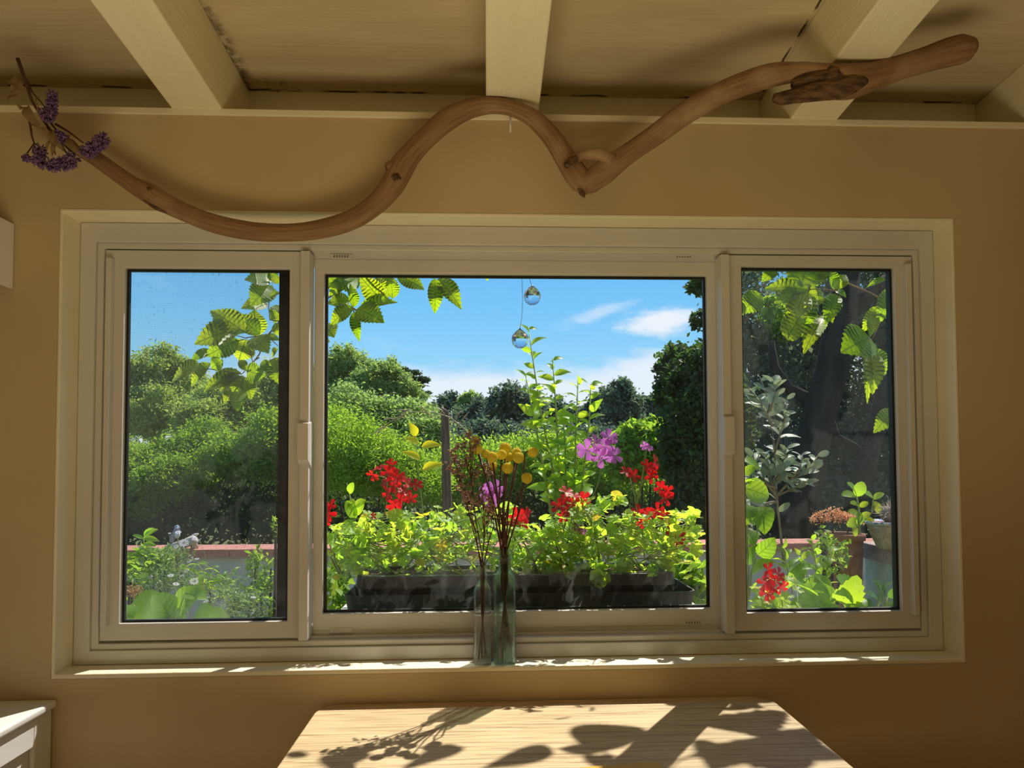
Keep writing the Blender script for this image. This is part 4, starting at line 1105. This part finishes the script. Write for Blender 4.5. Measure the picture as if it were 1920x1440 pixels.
bw = at(1672, 973, 1.45); bz = mw[2]
bo = thing('painted_bowl', 'blue and white painted bowl planter on the mint wall', 'bowl', (bw[0], 1.45, bz))
M['bowl'] = solid('painted_glaze', (.55, .56, .55), (.10, .17, .40), .3, 55, lo=.5, hi=.58); M['bowl_side'] = solid('painted_glaze_side', (.42, .38, .26), (.30, .20, .10), .4, 45)
rb = 50 * ppm(1.45); zr_ = float(at(1672, 985, 1.45 - rb)[2])
h_ = max(.04, zr_ - bz - .001)
part('bowl_body', MB().lathe([(rb * .45, .001), (rb * .55, .008), (rb * .78, h_ * .6), (rb * .92, h_), (rb * .9, h_), (rb * .5, h_ * .5)], (bw[0], 1.45, bz), 26, close=False), M['bowl_side'], bo)
part('rim', MB().lathe([(rb * .8, h_ - .012), (rb * .9, h_ - .006), (rb * 1.02, h_ + .004), (rb * 1.0, h_ + .01), (rb * .8, h_ + .002)], (bw[0], 1.45, bz), 26), M['bowl'], bo)
part('gravel', MB().lathe([(0.0, h_ + .004), (rb * .5, h_ + .004), (rb * .82, h_)], (bw[0], 1.45, bz), 18), M['brick_cap'], bo)
cz = bz + h_ + .004
ca = thing('cactus', 'small round spiny cactus in the painted bowl', 'cactus', (bw[0], 1.45, cz))
part('cactus_body', MB().sphere((bw[0] + .005, 1.45, cz + .035), (.055, .05, .042), 16, 10), solid('cactus_skin', (.20, .16, .12), (.28, .2, .16), .8, 30), ca)
m = MB()
for q in range(90):
    ph = math.acos(1 - (q + .5) / 90 * 1.1); th = q * 2.4
    d = np.array([math.sin(ph) * math.cos(th), math.sin(ph) * math.sin(th), math.cos(ph)]); c = np.array([bw[0] + .005, 1.45, cz + .035]) + d * np.array([.055, .05, .042])
    e = c + (d + rv(.45)) * .03; m.tube([c, e], [.0016, .0004], 3)
part('spines', m, solid('spine', (.72, .62, .52), None, .6), ca, kind='stuff')
tp_ = thing('terracotta_pot', 'brown terracotta pot beside the mint wall', 'pot', (float(at(1582, 1060, 1.62)[0]), 1.62, 0))
pc = at(1582, 1000, 1.62); pr_ = 36 * ppm(1.62)
part('pot_body', MB().lathe([(pr_ * .6, 0.0), (pr_ * .72, pc[2] * .5), (pr_ * .95, pc[2] - .03), (pr_ * 1.06, pc[2] - .03), (pr_ * 1.08, pc[2]), (pr_ * .92, pc[2]), (pr_ * .9, pc[2] - .02)], (pc[0], 1.62, 0), 24), M['terracotta'], tp_)
part('soil', MB().lathe([(0.0, pc[2] - .015), (pr_ * .91, pc[2] - .015)], (pc[0], 1.62, 0), 18), M['soil'], tp_)
bush('flowering_succulent', 'orange flowering succulent in the terracotta pot', 'flower plant', M['orange_succ'], [blob(1535, 970, 1.62, 15, 9), blob(1560, 966, 1.62, 18, 12), blob(1590, 970, 1.62, 16, 9), blob(1608, 974, 1.62, 14, 9)], 900, .014, .6, sd=9, tight=.35)
js = thing('jade_plant', 'round-leaved jade green succulent behind the orange flowers', 'plant', at(1612, 1000, 1.5))
m = MB(); m.tube([at(1612, 1000, 1.5), at(1610, 950, 1.5), at(1606, 930, 1.5)], [.006, .005, .003], 6); m.tube([at(1612, 985, 1.5), at(1635, 960, 1.5), at(1638, 930, 1.5)], [.005, .004, .002], 6); part('stem', m, M['stem_green'], js)
for b, e, w in (((1606, 930), (1592, 904), 1.0), ((1606, 930), (1618, 904), 1.0), ((1604, 930), (1580, 926), .8), ((1638, 936), (1622, 922), 1.), ((1638, 936), (1656, 924), .9), ((1640, 940), (1648, 962), .9), ((1610, 948), (1596, 942), .9), ((1612, 950), (1628, 942), .9), ((1610, 965), (1592, 958), .8), ((1614, 970), (1632, 962), .9), ((1612, 960), (1610, 985), .9), ((1615, 975), (1640, 975), .8), ((1610, 975), (1590, 985), .9), ((1600, 985), (1605, 1005), .8)):
    put('leaf', oval_g, js, at(*b, 1.5), at(*e, 1.48), np.array([.1, -.7, .6]) + rv(.2), w * 1.3)
bush('herb', 'small curly herb between the upright leafy plant and the terracotta pot', 'plant', M['t_citrus'], [blob(1545, 1010, 1.3, 16, 22), blob(1572, 1030, 1.3, 18, 26), blob(1560, 1060, 1.2, 18, 16)], 260, .028, .6, sd=10)
bush('leafy_shrub', 'bright leafy plant outside the lower right corner of the middle pane', 'shrub', M['t_citrus'], [blob(1290, 1075, .62, 26, 36), blob(1312, 1105, .62, 22, 32), blob(1270, 1060, .7, 24, 22)], 130, .075, .45, sd=12)
bush('leafy_shrub', 'leafy ground plant outside the lower left corner of the middle pane', 'shrub', M['t_citrus'], [blob(630, 1110, .65, 26, 28), blob(625, 1080, .75, 20, 24), blob(650, 1140, .6, 30, 16)], 170, .055, .5, sd=13)

# ------------------------------------------------------------------ hedges and trees beyond the garden


def trunk_of(px, py_top, Y, r, lean=0):
    t = at(px + lean, py_top, Y); return [([(at(px, py_top, Y)[0], Y, -.2), (.5 * (at(px, py_top, Y)[0] + t[0]), Y, t[2] * .5), tuple(t)], [r, r * .75, r * .3])]


bush('hedge', 'broad green hedge behind the garden wall in the left pane', 'hedge', M['t_hedge'],
     [blob(180, 880, 8.5, 90, 60), blob(262, 880, 8.0, 60, 46), blob(325, 862, 8.2, 56, 44), blob(385, 850, 8.6, 50, 60), blob(440, 858, 7.8, 56, 44), blob(505, 835, 7.6, 56, 62), blob(560, 850, 7.6, 60, 60), blob(300, 895, 7.7, 70, 40), blob(250, 930, 7.8, 60, 40), blob(330, 900, 8.2, 80, 50)], 110000, .055, .42, sd=21, clumps=110, tight=.16)
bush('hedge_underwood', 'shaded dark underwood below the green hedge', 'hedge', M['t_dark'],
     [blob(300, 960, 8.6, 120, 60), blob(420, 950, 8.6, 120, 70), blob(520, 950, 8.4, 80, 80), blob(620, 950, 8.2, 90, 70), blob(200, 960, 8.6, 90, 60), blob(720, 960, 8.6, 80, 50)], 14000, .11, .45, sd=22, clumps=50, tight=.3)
bush('shrub', 'fine yellow-green shrub at the left of the middle pane', 'shrub', M['t_lime'],
     [blob(650, 850, 6.2, 80, 70), blob(720, 870, 6.4, 70, 60), blob(610, 820, 6.6, 60, 60), blob(770, 900, 6.6, 70, 46)], 60000, .046, .3, sd=23, clumps=90, tight=.18)
bush('shrub', 'mid green shrub between the round tree and the fence post', 'shrub', M['t_green'],
     [blob(690, 790, 10, 60, 44), blob(760, 800, 10, 60, 46), blob(640, 780, 10, 50, 50), blob(800, 830, 9.6, 50, 44), blob(740, 850, 9.6, 70, 40)], 42000, .075, .5, sd=24, clumps=60, tight=.2)
bush('tree', 'rounded silvery green tree in the left pane', 'tree', M['t_grey'],
     [blob(300, 700, 20, 56, 46), blob(262, 730, 20, 48, 50), blob(340, 740, 20, 52, 48), blob(295, 770, 19, 76, 46), blob(215, 760, 20, 60, 60)], 60000, .125, .4, trunk=trunk_of(296, 720, 20, .28), sd=25, clumps=60, tight=.15, bark='bark_light')
bush('tree', 'loose grey-green tree behind the hanging leaves of the left pane', 'tree', M['t_grey'],
     [blob(400, 760, 15, 46, 36), blob(440, 770, 15, 50, 44), blob(490, 755, 16, 50, 50), blob(545, 745, 16, 50, 60), blob(370, 785, 14, 44, 34)], 52000, .095, .4, trunk=trunk_of(400, 780, 15, .16, 20), sd=26, clumps=60, tight=.2, bark='bark_light')
bush('tree', 'tall rounded bright green tree at the left of the middle pane', 'tree', M['t_green'],
     [blob(648, 692, 22, 44, 42), blob(612, 730, 22, 42, 46), blob(680, 720, 22, 40, 40), blob(655, 750, 21.5, 56, 40)], 52000, .135, .36, trunk=trunk_of(650, 710, 22, .26), sd=27, clumps=60, tight=.13)
bush('tree', 'broad bright green tree right of the tall rounded tree', 'tree', M['t_green'],
     [blob(712, 712, 20, 44, 40), blob(745, 745, 20, 48, 44), blob(700, 755, 20, 50, 40), blob(768, 775, 20, 34, 36)], 52000, .12, .36, trunk=trunk_of(722, 730, 20, .26), sd=28, clumps=60, tight=.13)
c0 = at(777, 735, 34); cf = []
for k_, (px, py, r_) in enumerate(((752, 694, 14), (768, 700, 18), (785, 712, 14), (772, 722, 20), (795, 712, 9), (784, 738, 18), (772, 748, 22), (798, 738, 8), (780, 765, 24), (760, 710, 16))): cf.append(blob(px, py, 34, r_, 4.5))
bush('conifer', 'dark layered conifer standing behind the broad green tree', 'tree', M['t_conifer'], cf, 9000, .26, .3, trunk=trunk_of(768, 695, 34, .3), sd=29, clumps=30, tight=.2)
far = [('far dark tree at the left end of the distant treeline', [(826, 775, 24, 26), (848, 768, 22, 26), (815, 790, 26, 24)], 60, 't_far'),
       ('small light green poplar in the distant treeline', [(884, 752, 12, 16), (868, 760, 10, 14), (896, 760, 12, 12), (882, 770, 22, 14)], 52, 't_green'),
       ('dark rounded tree left of the largest distant tree', [(908, 775, 26, 30), (890, 800, 30, 34), (860, 800, 30, 30)], 48, 't_far'),
       ('largest dark rounded tree of the distant treeline', [(958, 752, 34, 30), (985, 775, 40, 40), (930, 785, 32, 38), (955, 810, 50, 36)], 44, 't_far'),
       ('dark tree behind the bright sapling', [(1025, 790, 34, 40), (1060, 790, 34, 36), (1040, 820, 46, 30)], 50, 't_far'),
       ('narrow dark tree left of the pointed distant tree', [(1126, 752, 12, 22), (1118, 780, 20, 30), (1105, 800, 30, 30)], 46, 't_far'),
       ('pointed grey-green distant tree right of the sapling', [(1168, 728, 18, 20), (1160, 750, 28, 30), (1178, 762, 28, 34), (1165, 795, 42, 34)], 42, 't_far'),
       ('small hazy tree at the right end of the distant treeline', [(1208, 770, 12, 24), (1222, 756, 14, 14), (1232, 772, 20, 20), (1215, 800, 30, 24)], 62, 't_far')]
for i, (lab, bs, Y, mt) in enumerate(far):
    bl_ = [blob(x, y, Y, a, b) for x, y, a, b in bs]
    bush('far_tree', lab, 'tree', M[mt], bl_, 12000, .34 * Y / 48, .5, trunk=trunk_of(bs[0][0], bs[0][1], Y, .3), sd=40 + i, clumps=50, tight=.2, group='trees of the distant treeline')
bush('hedge', 'low bright green thicket below the distant treeline', 'hedge', M['t_lime'],
     [blob(880, 880, 7.5, 70, 50), blob(960, 870, 7.8, 70, 50), blob(1030, 865, 8, 70, 52), blob(1100, 880, 8, 70, 50), blob(1170, 900, 8, 60, 50), blob(830, 900, 7.2, 60, 50)], 50000, .055, .36, sd=60, clumps=60, tight=.22)
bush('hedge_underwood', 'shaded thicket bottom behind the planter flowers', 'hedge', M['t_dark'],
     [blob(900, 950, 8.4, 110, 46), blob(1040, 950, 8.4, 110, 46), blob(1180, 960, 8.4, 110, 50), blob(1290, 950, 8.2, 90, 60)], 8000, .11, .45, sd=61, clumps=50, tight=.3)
bush('shrub', 'dark shrub mass between the distant trees and the bright thicket', 'hedge', M['t_far'],
     [blob(900, 830, 26, 60, 34), blob(980, 835, 26, 70, 36), blob(1070, 835, 26, 70, 34), blob(1150, 830, 26, 60, 30)], 16000, .22, .5, sd=62, clumps=60, tight=.24)
bush('shrub', 'sunlit round-leaved shrub right of the magenta flowers', 'shrub', M['t_lime'],
     [blob(1200, 830, 6.4, 46, 34), blob(1235, 850, 6.2, 40, 44), blob(1180, 860, 6.4, 44, 36), blob(1222, 805, 6.6, 30, 22)], 9000, .095, .6, sd=63, clumps=60, tight=.2)
ok1 = [blob(1262, 680, 6.0, 34, 34), blob(1290, 720, 5.6, 44, 50), blob(1255, 740, 6.0, 30, 40), blob(1300, 790, 5.4, 60, 56), blob(1290, 860, 5.4, 52, 60), blob(1330, 690, 5.6, 50, 60), blob(1310, 930, 5.4, 60, 60), blob(1350, 800, 5.4, 60, 90), blob(1322, 600, 5.0, 26, 22), blob(1330, 535, 4.6, 40, 22)]
bush('oak_tree', 'dark evergreen tree at the right of the middle pane', 'tree', M['t_dark'], ok1, 24000, .07, .55, trunk=trunk_of(1320, 760, 5.6, .10), sd=64, clumps=70, tight=.16)
ok2 = [blob(1400, 560, 8, 70, 80), blob(1480, 640, 8.6, 90, 90), blob(1400, 700, 8, 80, 100), blob(1600, 560, 8.4, 90, 90), blob(1690, 620, 8, 80, 110), blob(1420, 850, 8, 90, 90), blob(1550, 850, 9, 110, 90), blob(1660, 820, 8.6, 90, 110), blob(1500, 950, 8.4, 120, 70), blob(1640, 940, 8.4, 120, 70), blob(1560, 720, 9.4, 120, 110), blob(1760, 740, 8, 80, 200)]
T = lambda L, Y: ([tuple(at(x, y, Y)) for x, y, w in L], [w * .5 * ppm(Y) for x, y, w in L])
bush('oak_tree', 'massive dark oak with leaning trunks filling the right pane', 'tree', M['t_oak'], ok2, 70000, .095, .5,
     trunk=[T([(1478, 1010, 80), (1512, 880, 72), (1535, 780, 66), (1560, 690, 62), (1578, 600, 58), (1590, 500, 50)], 5.2), T([(1600, 960, 40), (1630, 850, 38), (1660, 740, 40), (1700, 640, 36)], 5.4), T([(1535, 790, 30), (1510, 745, 26), (1478, 728, 22), (1452, 690, 18), (1446, 640, 12)], 5.35), T([(1580, 600, 34), (1640, 540, 26), (1700, 500, 20)], 5.2), T([(1545, 770, 28), (1566, 822, 24), (1600, 838, 20), (1630, 868, 16), (1640, 900, 12)], 5.7)],
     sd=65, clumps=60, tight=.24)
bush('shrub', 'sunlit pale foliage seen through a gap in the dark oak', 'shrub', M['t_lime'], [blob(1455, 590, 7.2, 26, 24), blob(1470, 620, 7.2, 18, 18), blob(1440, 570, 7.2, 16, 14)], 900, .09, .5, sd=66)

# ------------------------------------------------------------------ bottles on the sill, dried flowers


def bottle(name, label, cx, cy, prof, th, mat, q):
    t = thing(name, label, 'bottle', (cx, cy, OZ0), 'glass bottles on the window sill')
    m = MB(); outer = prof; inner = [(max(r - th, .002), z, s) for r, z, s in prof if z > .006][::-1]
    inner[-1] = (inner[-1][0], .007, inner[-1][2])
    full = [(0.0005, .0008, 2)] + outer + inner + [(.0005, .011, 2)]
    m.lathe(full, (cx, cy, OZ0), 40); part('bottle_body', m, mat, t); return t


q = 7
b1 = at(905, 1246, .034); b2 = at(946.5, 1246, .036)
bottle('glass_bottle', 'slim clear glass bottle holding brown dried stems', b1[0], .034, [(.020, .0008, q), (.0225, .003, q), (.0225, .172, q), (.0215, .182, 5), (.0165, .192, 3), (.0120, .199, 2), (.0112, .205, 2), (.0112, .230, 2), (.0128, .232, 2), (.0128, .238, 2), (.0112, .239, 2)], .0022, M['clear_glass'], q)
bottle('glass_bottle', 'taller pale green glass bottle holding yellow billy buttons', b2[0], .036, [(.0255, .0008, q), (.0285, .004, q), (.0285, .203, q), (.0270, .209, 6), (.0200, .222, 3), (.0165, .228, 2), (.0158, .254, 2), (.0195, .257, 2), (.0198, .276, 2), (.0185, .278, 2)], .0026, M['green_glass'], q)

M['billy'] = solid('billy_button_yellow', (.84, .70, .09), (.62, .50, .05), .8, 300, lo=.4, hi=.6, spec=.1)
bm2 = MB(); bm2.sphere((0, 0, 0), .93, 16, 10)
for k_ in range(230):
    zz = 1 - 2 * (k_ + .5) / 230; rr_ = math.sqrt(1 - zz * zz); th = k_ * 2.39996
    d = np.array([rr_ * math.cos(th), rr_ * math.sin(th), zz]); a_ = np.cross(d, [0.3, .5, .81]); a_ /= np.linalg.norm(a_); b_ = np.cross(d, a_)
    V = [d * .9 + .085 * (math.cos(t_) * a_ + math.sin(t_) * b_) for t_ in (0, 1.57, 3.14, 4.71)] + [d * 1.03]
    bm2.add(V, [(0, 1, 4), (1, 2, 4), (2, 3, 4), (3, 0, 4)])
billy_me = bm2.mesh('flower_head', (0, 0, 0), M['billy'])
neck2 = np.array([b2[0], .036, OZ0 + .262]); foot2 = np.array([b2[0], .036, OZ0 + .03])
for i, (px, py, r_, lab, Yo) in enumerate([
        (894, 842, 10.7, 'yellow billy button farthest left, against the brown seed heads', .0), (892, 826, 8.5, 'browned billy button half hidden above the leftmost bloom', .05),
        (910.5, 851, 9, 'billy button between the leftmost bloom and the front cluster', .03), (922.5, 857, 11, 'dark-shaded billy button at the left front of the cluster', -.02),
        (940.6, 852.4, 10, 'billy button in the middle of the cluster', .0), (947.4, 840.7, 11.5, 'billy button at the top of the central cluster', .03),
        (953.2, 857, 9.4, 'billy button tucked behind the middle of the cluster', .05), (972.1, 858, 11, 'billy button at the right front of the cluster', -.02),
        (968.8, 849, 10, 'billy button peeping out behind the right front bloom', .04), (922.5, 873, 10, 'billy button half hidden under the dark-shaded bloom', .04),
        (951.9, 877.6, 11, 'billy button hanging lowest in the middle, below the cluster', -.02), (987.7, 896.7, 10.6, 'lowest billy button, out to the right on a bent stem', .01),
        (999.3, 848, 10.2, 'farthest right billy button, nodding on a hooked stem', .03)]):
    c = at(px, py, .036 + Yo); rad = r_ * ppm(.036 + Yo)
    t = thing('billy_button', lab, 'dried flower', c, 'yellow billy buttons in the taller bottle')
    o = link('flower_head', billy_me, t); o.scale = (rad, rad, rad); o.rotation_euler = (rng.uniform(0, 6), rng.uniform(0, 6), rng.uniform(0, 6))
    a_ = rng.uniform(0, 6.28); nk = neck2 + np.array([math.cos(a_), math.sin(a_), 0]) * .009; ft = foot2 + np.array([-math.cos(a_) * .017 * rng.uniform(.4, 1), -math.sin(a_) * .017, rng.uniform(0, .025)])
    nk2 = nk - np.array([0, 0, .06]); nk2[:2] = foot2[:2] + (nk[:2] - foot2[:2]) * .9
    if i == 12: P = [ft, nk2, nk, at(978, 945, .05), at(983, 870, .06), at(984, 850, .064), at(988, 846, .065), c]
    elif i == 11: P = [ft, nk2, nk, at(965, 950, .045), at(976, 920, .046), c]
    else:
        mid_ = .5 * (nk + c) + np.array([.006 * (1 if px > 940 else -1) * (-1), 0, 0]); P = [ft, nk2, nk, mid_, c]
    part('stem', MB().tube(P, .0021, 6), M['dark_stem'], t)

M['seed'] = solid('brown_seed_head', (.24, .13, .10), (.48, .32, .27), .85, 120, lo=.4, hi=.6)
neck1 = np.array([b1[0], .034, OZ0 + .234]); foot1 = np.array([b1[0], .034, OZ0 + .014])
sprays = [('tallest spray of brown dried seed heads in the slim bottle', [(880, 816), (872, 830), (888, 835), (868, 843), (880, 852), (893, 828), (858, 838), (875, 865), (884, 843)], [(905, 1065), (893, 980), (884, 900), (880, 820)]),
          ('leftmost spray of brown dried seed heads in the slim bottle', [(846, 846), (852, 852), (858, 860), (866, 872), (848, 882), (856, 884), (842, 876), (868, 890), (850, 862)], [(903, 1065), (885, 985), (868, 920), (852, 855)]),
          ('middle spray of brown dried seed heads with mauve tips', [(866, 908), (874, 916), (862, 918), (880, 925), (870, 932), (884, 938), (876, 945), (888, 905), (892, 890), (898, 880), (906, 874)], [(904, 1065), (892, 1000), (880, 945), (868, 910)]),
          ('rightmost spray of brown dried seed heads crossing to the taller bottle', [(904, 918), (910, 930), (900, 940), (908, 950), (920, 955), (916, 960), (896, 930), (886, 950)], [(908, 1065), (908, 1010), (906, 960), (905, 920)]),
          ('thin lowest spray of dried seed heads leaning right over the slim bottle', [(921, 950), (923, 960), (912, 975), (916, 890), (913, 880), (920, 940)], [(907, 1065), (915, 1020), (926, 985), (922, 945)])]
for i, (lab, hd, st) in enumerate(sprays):
    t = thing('dried_flower_stem', lab, 'dried flower', foot1, 'brown dried sprays in the slim bottle')
    a_ = i * 1.3; off = np.array([math.cos(a_), math.sin(a_), 0]) * .005
    P = [foot1 + off * -2 + np.array([0, 0, .004 * i]), foot1 + np.array([0, 0, .11]) + off * .6, neck1 + off * .8] + [at(x, y, .036 + .006 * (i - 2)) for x, y in st[1:]]
    m = MB(); m.tube(P, np.linspace(.0019, .0009, len(P)), 6)
    ms = MB()
    for x, y in hd:
        c = at(x, y, .036 + rng.uniform(-.03, .03)); d_ = [abs(y - s_[1]) for s_ in st]
        k2 = min(range(1, len(st)), key=lambda j: abs(st[j][1] - (y + 45))); a2 = at(*st[k2], .036 + .006 * (i - 2))
        m.tube(stem_line(a2, c, .004, 4), .0007, 4)
        for q_ in range(9):
            e = c + rv(.0055); d2 = rv(1.0); d2 /= np.linalg.norm(d2)
            ms.tube([e - d2 * .004, e, e + d2 * .005], [.001, .0034, .0008], 5)
    part('stem', m, M['dark_stem'], t)
    part('seed_heads', ms, M['seed'], t, kind='stuff')

# ------------------------------------------------------------------ crystals
wtop = float(at(985, 505, .23)[2]) + .06
for lab, px, py, wl in (('upper faceted crystal ball hanging on a twisted wire outside the glass', 998, 556, [(998, 541), (995, 530), (990, 512), (986, 490)]),
                        ('lower faceted crystal ball on a longer wire, nearer the sapling tip', 975, 637, [(976, 620), (979, 590), (980, 560), (979, 530), (979, 490)])):
    Yc_ = .23; c = at(px, py, Yc_); r_ = 16.5 * ppm(Yc_)
    t = thing('crystal_ball', lab, 'crystal', c, 'crystal balls hanging outside the window')
    m = MB(); prof = []
    for k_ in range(11):
        ph = math.pi * k_ / 10; rr_ = math.sin(ph) * r_; zz = -math.cos(ph) * r_
        if k_ >= 8: zz += (k_ - 7) * .0022; rr_ *= .93
        prof.append((max(rr_, .0003), zz))
    m.lathe(prof, tuple(c), 14, False, True); part('crystal_body', m, M['crystal'], t)
    P = [c + np.array([0, 0, r_ + .006])] + [at(x, y, Yc_) for x, y in wl[1:]]; P.append(np.array([P[-1][0], .197, 1.965]))
    part('wire', MB().tube(P, .0007, 5), M['steel'], t)
    part('cap', MB().tube([c + np.array([0, 0, r_]), c + np.array([0, 0, r_ + .008])], [.004, .002], 8), M['steel'], t)

# ------------------------------------------------------------------ dried statice at the left end of the driftwood
SY = -.10
M['statice'] = solid('purple_statice', (.11, .055, .17), (.24, .13, .29), .8, 90, lo=.4, hi=.6)
M['papery'] = leafmat('papery_leaf', (.30, .21, .10), (.36, .26, .13), (.40, .27, .11), (.42, .30, .14), .35)
pap = leaf_mesh('papery_leaf', .5, 7, 0, .5, .6, 'oval', M['papery'], .5)
zc5 = zt_(5.758, 0, 90)
stt = thing('dried_statice_bunch', 'bunch of dried purple statice tied at the left tip of the driftwood', 'dried flowers', at(130, 255, SY))
m = MB()
for L, r_ in (([(190, 110), (235, 240), (290, 400), (340, 560), (480, 800), (640, 1000), (820, 1160)], .0042), ([(290, 350), (350, 480), (440, 580), (540, 720)], .002), ([(310, 640), (320, 800), (345, 950), (370, 1030), (290, 1140)], .0028), ([(370, 1030), (440, 1070)], .002), ([(600, 820), (750, 910), (900, 1025)], .0028), ([(540, 800), (620, 900), (680, 960)], .0022), ([(500, 820), (560, 1000), (600, 1150)], .002), ([(640, 1000), (700, 1100), (740, 1180)], .002)):
    m.tube([at(*zc5(p), SY + .006 * math.sin(i_ * 2.)) for i_, p in enumerate(L)], np.linspace(r_, r_ * .55, len(L)), 7, True, .1)
part('stem', m, M['dark_stem'], stt)


def spike_cluster(L, rpx, n):
    P = [at(*zc5(p), SY - .012) for p in L]; k_ = ppm(SY) / 5.758; ms = MB()
    for q_ in range(n):
        u_ = rng.uniform(0, len(P) - 1.001); i_ = int(u_); c = P[i_] + (P[i_ + 1] - P[i_]) * (u_ - i_)
        d = rv(1.); d /= np.linalg.norm(d); rr_ = rpx * k_
        a_ = c + d * rr_ * rng.uniform(.3, .7); e = c + d * rr_ * rng.uniform(.85, 1.15)
        ms.tube([a_, a_ * .4 + e * .6, e], [.0016, .0026, .0007], 4)
    return ms


for L, rp, n in (([(560, 500), (570, 580), (555, 680), (520, 760)], 62, 240), ([(470, 690), (520, 760)], 60, 110), ([(270, 1185), (310, 1195)], 45, 80), ([(440, 1100), (400, 1200), (470, 1250)], 75, 210), ([(520, 1260), (640, 1260), (760, 1230), (780, 1190)], 78, 330), ([(640, 930), (680, 990)], 62, 120), ([(930, 1130), (1000, 1080), (1080, 1030), (1110, 980)], 78, 330)):
    part('flower_cluster', spike_cluster(L, rp, n), M['statice'], stt)
for b, e, w in (((250, 460), (60, 320), 1.1), ((180, 300), (130, 470), .6), ((200, 510), (50, 560), .9), ((290, 700), (210, 610), 1.2), ((430, 520), (380, 600), .9), ((300, 640), (370, 800), 1.0), ((330, 840), (500, 880), .5), ((640, 940), (560, 1080), .8), ((700, 1000), (860, 1100), .9), ((540, 1010), (500, 1090), .8), ((600, 1040), (560, 1140), .8), ((420, 620), (470, 780), .7), ((560, 900), (660, 1080), .7), ((760, 950), (860, 1160), .6), ((460, 860), (560, 1010), .6)):
    put('leaf', pap, stt, at(*zc5(b), SY - .005), at(*zc5(e), SY - .01 + rng.uniform(-.02, .02)), np.array([rng.normal() * .4, -.9, .3]), w)
